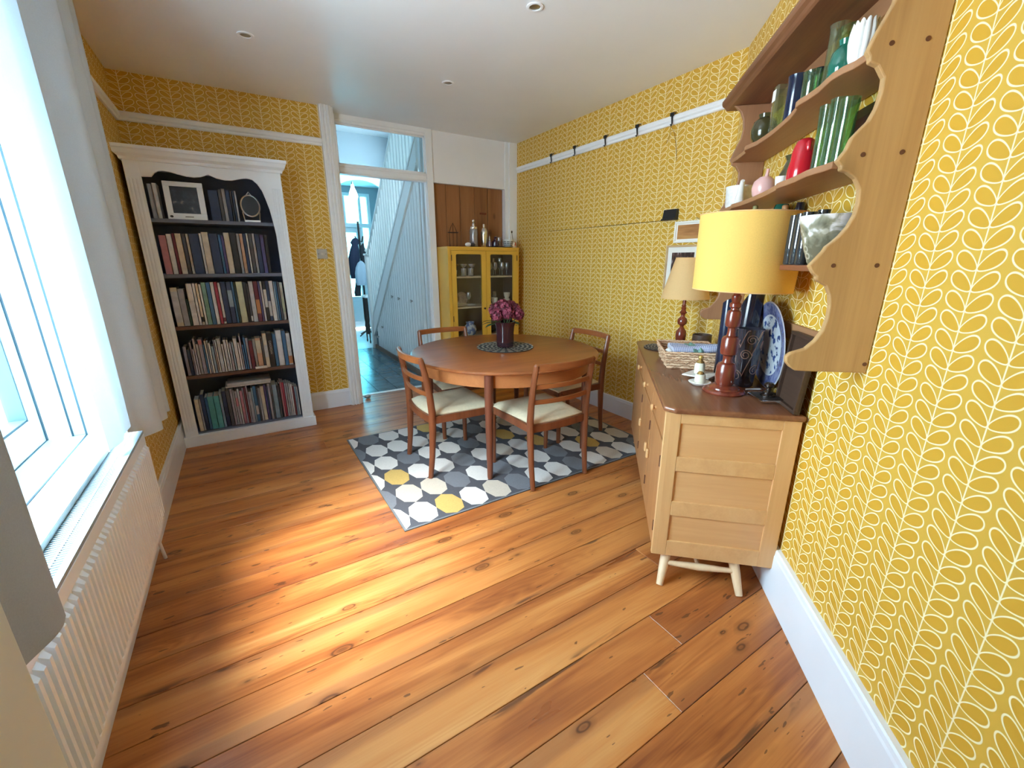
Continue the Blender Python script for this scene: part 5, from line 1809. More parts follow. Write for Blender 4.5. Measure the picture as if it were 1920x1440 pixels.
MB().lathe([(0.019, 0.054), (0.020, 0.060), (0.012, 0.066), (0.008, 0.072), (0.014, 0.082), (0.010, 0.092), (0, 0.094)], 16).build('lid', M['gold'], t, smooth=True)
t = thing('candle_saucer', 'round white china saucer with a stub holder in front of the diamond tray', 'saucer', W(1.238, 0.322, ZT + 0.0005), NA)
MB().lathe([(0, 0), (0.036, 0), (0.046, 0.008), (0.052, 0.014), (0.050, 0.016), (0.034, 0.009), (0, 0.008)], 26).build('saucer', M['china'], t, smooth=True)
MB().lathe([(0.0, 0.008), (0.024, 0.008), (0.026, 0.02), (0.023, 0.05), (0.017, 0.052), (0.017, 0.03), (0, 0.03)], 20).build('holder', M['creamchina'], t, smooth=True)
t = thing('candle_stub', 'short yellow candle stub in the round white saucer holder', 'candle', W(1.238, 0.322, ZT + 0.031), NA)
MB().lathe([(0, 0), (0.0155, 0), (0.0155, 0.027), (0.010, 0.033), (0, 0.034)], 14).build('wax', M['gold'], t, smooth=True)

# blue-black slanted vases, swirled vase, platter, tray
def slant_vase(label, loc, r, h0, h1, dirv, mat, lean=(0, 0)):
    t = thing('slanted_vase', label, 'vase', loc, NA, 'slant-cut vases on the sideboard')
    m = MB()
    n = 24
    R_ = []
    for rr_, z in ((0.86, 0.0), (1.0, 0.015), (1.0, 0.5), (1.0, 1.0)):
        ring_ = []
        for k in range(n):
            a_ = 2 * PI * k / n
            x, y = r * rr_ * math.cos(a_), r * rr_ * math.sin(a_)
            zz = z if z < 0.4 else (h0 + (h1 - h0) * (0.5 + 0.5 * math.cos(a_ - dirv))) * z
            ring_.append(m.v(x + lean[0] * zz, y + lean[1] * zz, zz))
        R_.append(ring_)
    inner = [m.v(v.co.x * 0.9 + lean[0] * v.co.z * 0.1, v.co.y * 0.9 + lean[1] * v.co.z * 0.1, v.co.z - 0.004) for v in R_[-1]]
    low = [m.v(v.co.x * 0.85, v.co.y * 0.85, 0.05) for v in R_[1]]
    R_ += [inner, low]
    for i in range(len(R_) - 1):
        for k in range(n):
            j = (k + 1) % n
            m.face([R_[i][k], R_[i][j], R_[i + 1][j], R_[i + 1][k]])
    m.face(R_[0][::-1])
    m.face(low)
    m.build('body', mat, t, smooth=True)
    return t


slant_vase('tall black slant-cut vase beside the blue and white platter', W(1.105, 0.118, ZT + 0.0005), 0.045, 0.345, 0.475, PI + 0.5, M['blackgloss'], (-0.03, -0.04))
slant_vase('narrower navy slant-cut vase with a pale highlight, left of the tall black one', W(1.01, 0.175, ZT + 0.0005), 0.032, 0.36, 0.400, PI + 0.5, M['navygloss'], (0.0, 0.0))
vessel('navy_tube_vase', 'dark blue tube vase between the two slant-cut vases', 'vase', [(0.024, 0), (0.028, 0.01), (0.028, 0.33)], W(0.985, 0.092, ZT + 0.0005), M['navygloss'])
sw = vessel('swirl_vase', 'dark glass tumbler vase with copper swirls right of the big lamp column', 'vase', [(0.034, 0), (0.040, 0.006), (0.046, 0.12), (0.056, 0.275)], W(1.218, 0.122, ZT + 0.0005), M['g_swirl'], seg=24)
rs_ = random.Random(3)
for k in range(11):
    a0 = 2 * PI * k / 11 + rs_.uniform(-0.2, 0.2)
    z0 = (0.05, 0.15, 0.22, 0.10, 0.19)[k % 5] + rs_.uniform(-0.015, 0.015)
    rr_ = rs_.uniform(0.018, 0.028)
    m = MB()
    pts = []
    for i in range(30):
        th_ = i * 0.36
        q = rr_ * (1 - i / 42)
        zz = min(max(z0 + q * math.sin(th_), 0.01), 0.27)
        R0 = 0.0405 + 0.0155 * max(0, (zz - 0.0) / 0.275) + 0.0005
        aa = a0 + q * math.cos(th_) / R0
        pts.append((R0 * math.cos(aa), R0 * math.sin(aa), zz))
    tail = []
    for i in range(6):
        zz = min(0.27, max(0.01, pts[0][2] + 0.018 * (6 - i)))
        R0 = 0.041 + 0.0155 * zz / 0.275
        aa = math.atan2(pts[0][1], pts[0][0]) + (6 - i) * 0.12
        tail.append((R0 * math.cos(aa), R0 * math.sin(aa), zz))
    m.tube(tail + pts, 0.0018, 5)
    m.build('copper_swirl', M['copperline'], sw, smooth=True)


def willow():
    g = G('blue_willow_glaze')
    tc = g.n('TexCoord')
    sp = g.n('SeparateXYZ')
    g.link(tc.outputs['Object'], sp.inputs[0])
    r = g.math('SQRT', g.math('ADD', g.math('MULTIPLY', sp.outputs[0], sp.outputs[0]), g.math('MULTIPLY', sp.outputs[1], sp.outputs[1])))
    n1 = g.noise(g.coord('Object', (1, 1, 1)), 34, 3, 0.55, 0.6)
    vo = g.n('TexVoronoi')
    g.link(g.coord('Object', (1, 1, 1)), vo.inputs['Vector'])
    vo.inputs['Scale'].default_value = 24
    ctr = g.ramp(g.math('ADD', g.math('MULTIPLY', n1, 0.6), g.math('MULTIPLY', vo.outputs['Distance'], 0.4)), [(0.41, (0.05, 0.09, 0.27)), (0.47, (0.70, 0.74, 0.80))])
    rim = g.ramp(n1, [(0.40, (0.09, 0.11, 0.28)), (0.62, (0.24, 0.27, 0.44))])
    zone = g.ramp(g.math('MULTIPLY', r, 5.0), [(0.66, (0, 0, 0)), (0.67, (1, 1, 1)), (0.70, (1, 1, 1)), (0.71, (0.5, 0.5, 0.5)), (0.955, (0.5, 0.5, 0.5)), (0.965, (1, 1, 1))])
    isrim = g.math('GREATER_THAN', r, 0.134)
    c = g.mix(isrim, ctr, rim)
    white = g.math('MULTIPLY', g.math('GREATER_THAN', r, 0.131), g.math('LESS_THAN', r, 0.140))
    c = g.mix(white, c, (0.72, 0.74, 0.80))
    edge = g.math('GREATER_THAN', r, 0.193)
    c = g.mix(edge, c, (0.40, 0.38, 0.42))
    return g.done(g.bsdf(c, 0.18))


t = thing('platter', 'large blue and white patterned china platter propped against the wall behind the dark vases', 'platter', W(1.225, 0.046, ZT + 0.002), NA)
m = MB()
Mx = Matrix.Translation((0, 0, 0))
m.lathe([(0, 0.004), (0.128, 0.004), (0.140, 0.010), (0.196, 0.018), (0.200, 0.015), (0.140, 0.003), (0.10, 0.0), (0, 0.0)], 56)
pb = m.build('body', willow(), t, smooth=True)
pb.location = (0, 0, 0.2)
pb.rotation_euler = (math.radians(-94), 0, 0)
pb.location = (0, -0.014, 0.2)
M['darkwood'] = wood('dark_tray_wood', (0.035, 0.018, 0.012), (0.055, 0.028, 0.018), (0.08, 0.042, 0.026), 'x', 0.45)
t = thing('wooden_tray', 'dark brown wooden tray propped on its edge against the wall, behind the shelf end panel', 'tray', W(1.522, 0.036, ZT + 0.0005), NA)
t.rotation_euler = (math.radians(4), 0, NA)
m = MB()
m.box(-0.098, 0.098, 0, 0.008, 0, 0.30)
m.build('board', M['darkwood'], t)
for bxx in ((-0.098, 0.098, 0, 0.014), (-0.098, 0.098, 0.286, 0.30), (-0.098, -0.086, 0.014, 0.286), (0.086, 0.098, 0.014, 0.286)):
    MB().box(bxx[0], bxx[1], 0.0, 0.022, bxx[2], bxx[3]).build('rim', M['darkwood'], t, bevel=0.002)
t = thing('pen', 'thin white pen lying between the lamp base and the ink blotter', 'pen', W(1.292, 0.088, ZT + 0.0042), NA)
MB().tube([(-0.005, 0.045, 0), (0.012, -0.02, 0)], 0.004, 8).build('barrel', M['china'], t, smooth=True)
MB().tube([(0.012, -0.02, 0), (0.0135, -0.028, 0)], [0.004, 0.001], 8).build('nib', M['steel'], t, smooth=True)
t = thing('desk_stand', 'square dark metal stand with a polished knob at the near corner of the sideboard', 'stand', W(1.428, 0.086, ZT + 0.0005), NA + 0.15)
m = MB()
m.box(-0.058, 0.058, -0.052, 0.046, 0.004, 0.018)
m.build('plate', M['iron'], t, bevel=0.003)
MB().box(-0.062, 0.062, 0.046, 0.056, 0.002, 0.014).build('bright_edge', M['chrome'], t, bevel=0.003)
MB().box(-0.062, -0.054, -0.05, 0.05, 0.002, 0.014).build('bright_edge', M['chrome'], t, bevel=0.003)
MB().lathe([(0, 0.012), (0.030, 0.013), (0.030, 0.020), (0.021, 0.025), (0.022, 0.034), (0.014, 0.040), (0.009, 0.044), (0.010, 0.052), (0.019, 0.060), (0.020, 0.068), (0.013, 0.076), (0, 0.079)], 22).build('knob', plain('dark_pewter', (0.16, 0.14, 0.13), 0.25, 1.0), t, smooth=True)
for k in range(4):
    MB().ball((0.05 * (1 if k % 2 else -1), 0.042 * (1 if k > 1 else -1), 0.003), 0.006, 0.006, 0.003, 8, 6).build('foot', M['iron'], t)

# ------------------------------------------------------------------ pine hanging shelf
HS = thing('wall_shelf', 'honey pine hanging shelf rack with scalloped side panels on the splayed wall above the sideboard', 'shelf', W(0, 0), NA)
PROF = [(0.001, 1.088), (0.170, 1.085), (0.198, 1.086), (0.214, 1.096), (0.228, 1.111), (0.230, 1.130), (0.218, 1.142), (0.180, 1.157), (0.158, 1.183), (0.142, 1.215), (0.136, 1.255), (0.137, 1.290),
        (0.144, 1.322), (0.158, 1.348), (0.188, 1.365), (0.188, 1.376), (0.199, 1.384), (0.214, 1.406), (0.200, 1.424), (0.183, 1.448), (0.178, 1.460), (0.166, 1.471), (0.150, 1.488), (0.133, 1.514), (0.122, 1.545), (0.119, 1.575),
        (0.123, 1.611), (0.139, 1.639), (0.162, 1.656), (0.180, 1.662), (0.180, 1.672), (0.194, 1.686), (0.176, 1.714), (0.168, 1.742), (0.150, 1.765), (0.135, 1.782), (0.124, 1.812), (0.119, 1.845), (0.121, 1.880),
        (0.140, 1.908), (0.161, 1.918), (0.163, 1.930), (0.172, 1.942), (0.163, 1.970), (0.147, 2.009), (0.132, 2.045), (0.127, 2.085), (0.132, 2.13), (0.150, 2.17), (0.185, 2.20), (0.001, 2.20)]
M['pinez'] = wood('shaded_pine_upright', (0.24, 0.105, 0.05), (0.33, 0.155, 0.078), (0.40, 0.205, 0.10), 'z', 0.45, 0.55, contrast=0.8)  # same pine for the far side panel, its shade put into the colour
TR0, TR1 = 0.615, 1.90
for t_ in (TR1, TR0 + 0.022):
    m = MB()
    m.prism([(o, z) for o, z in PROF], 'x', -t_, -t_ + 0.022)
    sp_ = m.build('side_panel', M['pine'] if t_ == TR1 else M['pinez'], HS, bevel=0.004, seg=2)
    if t_ == TR1:
        for (o, z) in ((0.120, 1.955), (0.041, 1.958), (0.133, 1.699), (0.041, 1.701), (0.150, 1.4065), (0.039, 1.407), (0.011, 1.116)):
            MB().lathe([(0, 0.0008), (0.0062, 0.0008), (0.0062, -0.002), (0, -0.002)], 14, M=Matrix.Translation((-t_, o, z)) @ Matrix.Rotation(-PI / 2, 4, 'Y')).build('peg', M['knot'], sp_)
    else:
        for (o, z) in ((0.120, 1.955), (0.041, 1.958)):
            MB().lathe([(0, 0.0008), (0.0062, 0.0008), (0.0062, -0.002), (0, -0.002)], 10, M=Matrix.Translation((-t_, o, z)) @ Matrix.Rotation(-PI / 2, 4, 'Y')).build('peg', M['knot'], sp_)


def bowed_shelf(z, plan, th=0.020):
    """shelf with a serpentine front edge; plan = (t, off) along the front"""
    m = MB()
    pts = [(-t_, o) for t_, o in plan if TR0 + 0.022 < t_ < TR1 - 0.022]
    m.prism([(-(TR0 + 0.022), plan[0][1])] + pts + [(-(TR1 - 0.022), plan[-1][1]), (-(TR1 - 0.022), 0.004), (-(TR0 + 0.022), 0.004)], 'z', z - th, z)
    return m


SH1 = [(0.60, 0.163), (0.70, 0.158), (0.80, 0.158), (0.865, 0.161), (0.895, 0.176), (0.92, 0.180), (0.95, 0.172), (1.01, 0.157), (1.10, 0.152), (1.19, 0.151), (1.30, 0.155), (1.38, 0.161), (1.46, 0.172), (1.50, 0.181), (1.515, 0.192),
       (1.545, 0.193), (1.59, 0.185), (1.66, 0.182), (1.72, 0.187), (1.755, 0.189), (1.80, 0.181), (1.83, 0.168), (1.88, 0.163)]
SH2 = [(t_, 0.160 + (o - 0.160) * 0.6 + 0.034) for t_, o in SH1]
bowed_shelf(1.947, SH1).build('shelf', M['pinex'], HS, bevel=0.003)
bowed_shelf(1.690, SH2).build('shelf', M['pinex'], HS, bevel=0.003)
SH3 = []
for i in range(66):
    t_ = 0.60 + 0.02 * i
    o = 0.165
    if abs(t_ - 1.340) < 0.205:
        o = min(o, 0.228 - math.sqrt(0.205 ** 2 - (t_ - 1.340) ** 2))
    SH3.append((t_, max(0.02, o)))
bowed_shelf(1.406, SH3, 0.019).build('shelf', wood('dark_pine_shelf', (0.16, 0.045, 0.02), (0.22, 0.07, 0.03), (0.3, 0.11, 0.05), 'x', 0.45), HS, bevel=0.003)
# cornice board with moulded front
m = MB()
cpr = [(0.0, 2.200), (0.198, 2.200), (0.206, 2.205), (0.212, 2.214), (0.224, 2.222), (0.228, 2.232), (0.228, 2.244), (0.0, 2.244)]
m.prism([(o, z) for o, z in cpr], 'x', -2.02, -0.545)
m.build('cornice', wood('brown_pine', (0.13, 0.045, 0.022), (0.19, 0.075, 0.035), (0.26, 0.11, 0.05), 'x', 0.45), HS)
MB().box(-(TR1 - 0.022), -(TR0 + 0.022), 0.002, 0.016, 2.14, 2.20).build('back_rail', M['pinex'], HS)
m = MB()
m.prism([(0.002, 1.10), (0.016, 1.10), (0.016, 1.165), (0.002, 1.165)], 'x', -(TR1 - 0.022), -(TR0 + 0.022))
m.build('back_rail', M['pinex'], HS)

Z1, Z2, Z3 = 1.9475, 1.6905, 1.4065


def shv(name, label, cat, prof, t_, off, z, mat, grp, seg=20, rot=0.0):
    return vessel(name, label, cat, prof, W(t_, off, z), mat, grp, seg, rot=NA + rot)


GS = 'pots and glass on the top shelf of the pine rack'
j = shv('round_jug', 'round dark olive glazed jug, far left on the top shelf of the pine rack', 'jug', [(0.034, 0), (0.050, 0.02), (0.056, 0.055), (0.046, 0.090), (0.026, 0.105), (0.030, 0.120)], 0.945, 0.116, Z1, M['olive'], GS)
MB().tube([(0.028, 0, 0.125), (0.066, 0, 0.115), (0.072, 0, 0.075), (0.053, 0, 0.045)], 0.006, 8).build('handle', M['olive'], j, smooth=True)
t = thing('square_vase', 'tall square pale green glass vase beside the dark jug, top shelf of the rack', 'vase', W(1.095, 0.108, Z1), NA, GS)
m = MB()
o4 = rpoly(0.056, 0.056, 0.008, 3)
for (a, b, s0, s1) in ((0, 0.180, 1.0, 1.08),):
    A = [m.v(p[0] * s0, p[1] * s0, a) for p in o4]
    B = [m.v(p[0] * s1, p[1] * s1, b) for p in o4]
    C_ = [m.v(p[0] * s1 * 0.88, p[1] * s1 * 0.88, b) for p in o4]
    D_ = [m.v(p[0] * 0.84, p[1] * 0.84, 0.03) for p in o4]
    for P_, Q_ in ((A, B), (B, C_), (C_, D_)):
        for k in range(len(P_)):
            j_ = (k + 1) % len(P_)
            m.face([P_[k], P_[j_], Q_[j_], Q_[k]])
    m.face(A[::-1])
    m.face(D_)
m.build('body', M['g_pale'], t, smooth=True)
MB().box(-0.018, 0.018, 0.0296, 0.0312, 0.125, 0.168).build('paper_label', M['paperpic'], t)
shv('tall_navy_vase', 'tall straight navy glazed vase on the top shelf of the pine rack', 'vase', [(0.030, 0), (0.034, 0.01), (0.033, 0.14), (0.036, 0.162)], 1.255, 0.108, Z1, M['navygloss'], GS)
shv('flared_vase', 'black vase with a flared rim behind the navy vase, top shelf', 'vase', [(0.026, 0), (0.030, 0.02), (0.026, 0.09), (0.036, 0.125), (0.048, 0.142)], 1.345, 0.068, Z1, M['blackgloss'], GS)
shv('green_vase', 'short green glass vase right of the black vases, top shelf', 'vase', [(0.026, 0), (0.030, 0.01), (0.031, 0.10), (0.033, 0.115)], 1.425, 0.118, Z1, M['g_green'], GS)
shv('green_cylinder', 'tall narrow pale green glass cylinder left of the teal vase, top shelf', 'vase', [(0.024, 0), (0.027, 0.01), (0.026, 0.17), (0.029, 0.200)], 1.548, 0.108, Z1, M['g_pale'], GS)
shv('green_cylinder', 'tall green glass cylinder at the back behind the teal vase, top shelf', 'vase', [(0.030, 0), (0.034, 0.01), (0.032, 0.17), (0.036, 0.215)], 1.49, 0.050, Z1, M['g_green'], GS)
shv('teal_vase', 'rounded teal green glass vase beside the white shell vase, top shelf', 'vase', [(0.024, 0), (0.036, 0.015), (0.040, 0.05), (0.034, 0.085), (0.018, 0.104), (0.022, 0.118)], 1.650, 0.122, Z1, M['g_teal'], GS)
t = thing('shell_vase', 'white ridged shell-shaped vase at the right end of the top shelf', 'vase', W(1.758, 0.126, Z1), NA, GS)
m = MB()
n = 48
R_ = []
for (r, z) in ((0.018, 0), (0.022, 0.006), (0.034, 0.034), (0.039, 0.068), (0.038, 0.092), (0.032, 0.108)):
    R_.append([m.v(r * (1 + 0.08 * abs(math.sin(6 * 2 * PI * k / n))) * math.cos(2 * PI * k / n), 0.82 * r * (1 + 0.08 * abs(math.sin(6 * 2 * PI * k / n))) * math.sin(2 * PI * k / n),
                   z + (0.010 * abs(math.sin(6 * 2 * PI * k / n)) if z > 0.10 else 0)) for k in range(n)])
for i in range(len(R_) - 1):
    for k in range(n):
        m.face([R_[i][k], R_[i][(k + 1) % n], R_[i + 1][(k + 1) % n], R_[i + 1][k]])
m.face(R_[0][::-1])
inn = [m.v(v.co.x * 0.9, v.co.y * 0.9, v.co.z - 0.01) for v in R_[-1]]
for k in range(n):
    m.face([R_[-1][k], R_[-1][(k + 1) % n], inn[(k + 1) % n], inn[k]])
m.face(inn)
m.build('body', M['china'], t, smooth=True)

GS2 = 'pots and glass on the middle shelf of the pine rack'
j = shv('watering_jug', 'small white china watering jug with a long spout, far left on the middle shelf', 'jug', [(0.056, 0), (0.060, 0.006), (0.066, 0.085), (0.068, 0.102)], 0.742, 0.132, Z2, plain('white_crackle', (0.72, 0.69, 0.66), 0.3, var=0.10, scale=60), GS2)
MB().tube([(-0.052, 0.008, 0.02), (-0.085, 0.016, 0.065), (-0.125, 0.024, 0.112)], [0.026, 0.017, 0.010], 10).build('spout', M['china'], j, smooth=True)
MB().tube([(0.05, 0, 0.092), (0.074, 0, 0.085), (0.076, 0, 0.05), (0.052, 0, 0.03)], 0.005, 8).build('handle', M['china'], j, smooth=True)
j = shv('pink_pot', 'round pink glazed pot with a stalk knob on the middle shelf', 'pot', [(0.030, 0), (0.044, 0.015), (0.049, 0.045), (0.043, 0.072), (0.022, 0.090)], 1.085, 0.122, Z2, M['pink'], GS2)
MB().tube([(-0.012, 0, 0.085), (-0.022, 0, 0.105), (-0.024, 0, 0.120)], [0.010, 0.007, 0.007], 8).build('stalk', M['pink'], j, smooth=True)
j = shv('green_jug', 'dark green squat jug behind the pink pot on the middle shelf', 'jug', [(0.034, 0), (0.050, 0.02), (0.054, 0.06), (0.040, 0.09), (0.030, 0.120), (0.038, 0.138)], 1.265, 0.075, Z2, M['olive'], GS2)
MB().tube([(0.034, 0, 0.128), (0.064, 0, 0.118), (0.066, 0, 0.08), (0.052, 0, 0.055)], 0.006, 8).build('handle', M['olive'], j, smooth=True)
j = shv('red_vase', 'bright red lobed china vase on the middle shelf of the pine rack', 'vase', [(0.040, 0), (0.046, 0.02), (0.045, 0.055), (0.040, 0.08), (0.039, 0.105), (0.034, 0.125), (0.028, 0.142), (0.018, 0.150)], 1.470, 0.122, Z2, M['red'], GS2)
MB().ball((-0.030, 0.0, 0.118), 0.014, 0.012, 0.022, 10, 6).build('lobe', M['red'], j, smooth=True)
MB().ball((0.034, 0.0, 0.095), 0.013, 0.012, 0.024, 10, 6).build('lobe', M['red'], j, smooth=True)
shv('egg_cup', 'tiny white china cup left of the red vase', 'cup', [(0.012, 0), (0.016, 0.004), (0.020, 0.03), (0.021, 0.045)], 1.365, 0.150, Z2, M['china'], GS2)
for k, (t_, off, h, lab) in enumerate(((1.632, 0.132, 0.205, 'leftmost of the three tall green glass tubes, middle shelf'), (1.695, 0.128, 0.205, 'middle one of the three tall green glass tubes, middle shelf'), (1.762, 0.130, 0.185, 'rightmost of the three tall green glass tubes, middle shelf'))):
    shv('glass_tube_vase', lab, 'vase', [(0.022, 0), (0.0235, 0.012), (0.023, h * 0.7), (0.026, h)], t_, off, Z2, M['g_green'], GS2)
t = thing('dark_tile', 'dark square tile leaning on the wall at the right end of the middle shelf', 'tile', W(1.690, 0.036, Z2 + 0.001), NA, GS2)
t.rotation_euler = (math.radians(7), 0, NA)
MB().box(-0.125, 0.125, 0, 0.010, 0, 0.20).build('body', M['blackgloss'], t, bevel=0.002)
MB().box(-0.125, 0.125, 0.0095, 0.0105, 0.17, 0.20).build('green_edge', M['dkgreen'], t)

GS3 = 'things on the lowest shelf of the pine rack'
for (t_, off, r, h, lab, mt, nm) in ((1.065, 0.138, 0.0115, 0.258, 'thick olive green candle on the lowest shelf, over the lampshade', plain('olive_wax', (0.26, 0.24, 0.09), 0.5), 'dinner_candle'), (1.00, 0.138, 0.006, 0.234, 'thin pale candle left of the olive one, lowest shelf', M['creamchina'], 'thin_candle'),
                                     (1.20, 0.060, 0.0125, 0.244, 'thick tan candle in front of the teal glass, lowest shelf', plain('tan_wax', (0.55, 0.28, 0.11), 0.5), 'dinner_candle')):
    t = thing(nm, lab, 'candle', W(t_, off, Z3 + 0.0005), NA, GS3)
    MB().lathe([(0, 0), (0.030, 0), (0.030, 0.006), (0.014, 0.012), (0.014, 0.04), (0, 0.04)], 16).build('holder', M['iron'], t, smooth=True)
    MB().lathe([(0, 0.03), (r, 0.03), (r, h - 0.004), (r * 0.6, h), (0, h)], 14).build('wax', mt, t, smooth=True)
shv('teal_bowl_vase', 'rounded teal glass vase behind the tan candle on the lowest shelf', 'vase', [(0.026, 0), (0.036, 0.02), (0.039, 0.10), (0.040, 0.17), (0.034, 0.230), (0.026, 0.252)], 1.135, 0.052, Z3 + 0.0005, M['g_teal'], GS3)
shv('black_vase', 'glossy black vase right of the teal glass on the lowest shelf', 'vase', [(0.016, 0), (0.020, 0.02), (0.021, 0.15), (0.018, 0.22), (0.014, 0.245)], 1.262, 0.026, Z3 + 0.0005, M['blackgloss'], GS3)
ordt = ['leftmost', 'second', 'third', 'fourth', 'rightmost']
for k, (t_, off) in enumerate(((1.548, 0.140), (1.572, 0.098), (1.605, 0.142), (1.640, 0.092), (1.655, 0.142))):
    vv_ = shv('shot_tube', '%s of the five smoky glass tubes on the lowest shelf, right of the lampshade' % ordt[k], 'glass', [(0.016, 0), (0.0185, 0.006), (0.0185, 0.17 + 0.008 * (k % 2))], t_, off, Z3 + 0.0005, M['g_smoke'], GS3)
    MB().lathe([(0, 0.008), (0.0155, 0.008), (0.0155, 0.07), (0, 0.07)], 14).build('dark_base', M['blackgloss'], vv_, smooth=True)


def bowl_print():
    g = G('bowl_print')
    n1 = g.noise(g.coord('Object', (1, 1, 1)), 20, 3, 0.5, 0.5)
    vo = g.n('TexVoronoi')
    g.link(g.coord('Object', (1, 1, 1)), vo.inputs['Vector'])
    vo.inputs['Scale'].default_value = 30
    rg_ = g.ramp(vo.outputs['Distance'], [(0.16, (0, 0, 0)), (0.22, (1, 1, 1)), (0.32, (1, 1, 1)), (0.38, (0, 0, 0))])
    tc = g.n('TexCoord')
    sp = g.n('SeparateXYZ')
    g.link(tc.outputs['Object'], sp.inputs[0])
    zf = g.math('DIVIDE', sp.outputs[2], 0.15)
    f = g.math('ADD', n1, g.math('MULTIPLY', g.math('SUBTRACT', zf, 0.62), 0.5))
    c = g.ramp(f, [(0.40, (0.14, 0.13, 0.085)), (0.54, (0.30, 0.28, 0.20)), (0.63, (0.74, 0.70, 0.68))])
    c = g.mix(g.math('MULTIPLY', rg_, 0.45), c, (0.62, 0.58, 0.48))
    return g.done(g.bsdf(c, 0.2))


shv('printed_bowl', 'large white bowl printed with dark foliage, right end of the lowest shelf', 'bowl', [(0.040, 0), (0.044, 0.008), (0.060, 0.05), (0.075, 0.105), (0.086, 0.148)], 1.768, 0.122, Z3 + 0.0005, bowl_print(), GS3, 32)
t = thing('green_plate', 'dark green plate propped on the wall behind the printed bowl, lowest shelf', 'plate', W(1.780, 0.030, Z3 + 0.001), NA, GS3)
m = MB()
m.lathe([(0, 0.004), (0.07, 0.004), (0.098, 0.012), (0.100, 0.009), (0.07, 0.0), (0, 0.0)], 36)
pb = m.build('body', M['dkgreen'], t, smooth=True)
pb.rotation_euler = (math.radians(-95), 0, 0)
pb.location = (0, -0.012, 0.102)
# ------------------------------------------------------------------ radiator under the window
RD = thing('radiator', 'long white ribbed panel radiator under the left window', 'radiator', (0, 0, 0))
ry0, ry1, rz0, rz1, rxf = 0.84, 2.405, 0.225, 0.680, -0.472
m = MB()
m.box(rxf - 0.012, rxf - 0.004, ry0, ry1, rz0, rz1 - 0.012)
m.box(rxf - 0.012, rxf, ry0, ry1, rz0, rz0 + 0.03)
m.box(rxf - 0.012, rxf, ry0, ry1, rz1 - 0.055, rz1 - 0.012)
m.build('front_panel', M['radiator'], RD, bevel=0.003)
m = MB()
m.box(-0.560, -0.550, ry0, ry1, rz0, rz1 - 0.02)
m.build('rear_panel', M['radiator'], RD)
n = 48
pit = (ry1 - ry0 - 0.03) / n
for k in range(n):
    yc = ry0 + 0.015 + pit * (k + 0.5)
    m = MB()
    hw_ = pit * 0.34
    A = [(rxf - 0.004, yc - hw_ * 1.05), (rxf + 0.009, yc - hw_ * 0.62), (rxf + 0.009, yc + hw_ * 0.62), (rxf - 0.004, yc + hw_ * 1.05)]
    B = []
    zt_, zb_ = rz1 - 0.060, rz0 + 0.035
    lo = [m.v(x, y, zb_ + (0.016 if x > rxf else 0)) for x, y in A]
    hi = [m.v(x, y, zt_ - (0.016 if x > rxf else 0)) for x, y in A]
    for i in range(3):
        m.face([lo[i], lo[i + 1], hi[i + 1], hi[i]])
    m.face(lo[::-1])
    m.face(hi)
    m.build('rib', M['radiator'], RD)
for ys in (ry0, ry1):
    MB().box(-0.558, rxf - 0.002, ys - 0.003, ys + 0.004, rz0 + 0.02, rz1).build('side_cover', M['radiator'], RD, bevel=0.002)
MB().box(-0.546, rxf - 0.019, ry0 + 0.01, ry1 - 0.01, rz0 + 0.04, rz1 - 0.022).build('shade_block', M['radshade'], RD)  # added solid block, shade between the panels put into its colour
gr = MB()
gr.box(rxf - 0.018, rxf - 0.001, ry0, ry1, rz1 - 0.012, rz1)
gr.box(-0.558, -0.548, ry0, ry1, rz1 - 0.012, rz1)
gr.box(-0.516, -0.511, ry0, ry1, rz1 - 0.010, rz1 - 0.0002)
gr = gr.build('top_grille', M['radgrille'], RD)
for k in range(128):
    yc = ry0 + 0.012 + (ry1 - ry0 - 0.024) * k / 127
    MB().box(-0.550, rxf - 0.018, yc - 0.0026, yc + 0.0026, rz1 - 0.010, rz1 - 0.001).build('grille_bar', M['radgrille'], gr)
m = MB()
m.tube([(-0.52, ry1 - 0.05, rz0 + 0.02), (-0.515, ry1 - 0.02, 0.12), (-0.515, ry1 + 0.02, 0.0)], 0.0075, 8)
m.build('pipe', M['skirt'], RD, smooth=True)
for ys in (ry0 + 0.2, ry1 - 0.24):
    MB().box(-0.574, -0.556, ys, ys + 0.04, rz0, rz1 - 0.05).build('bracket', M['radiator'], RD)


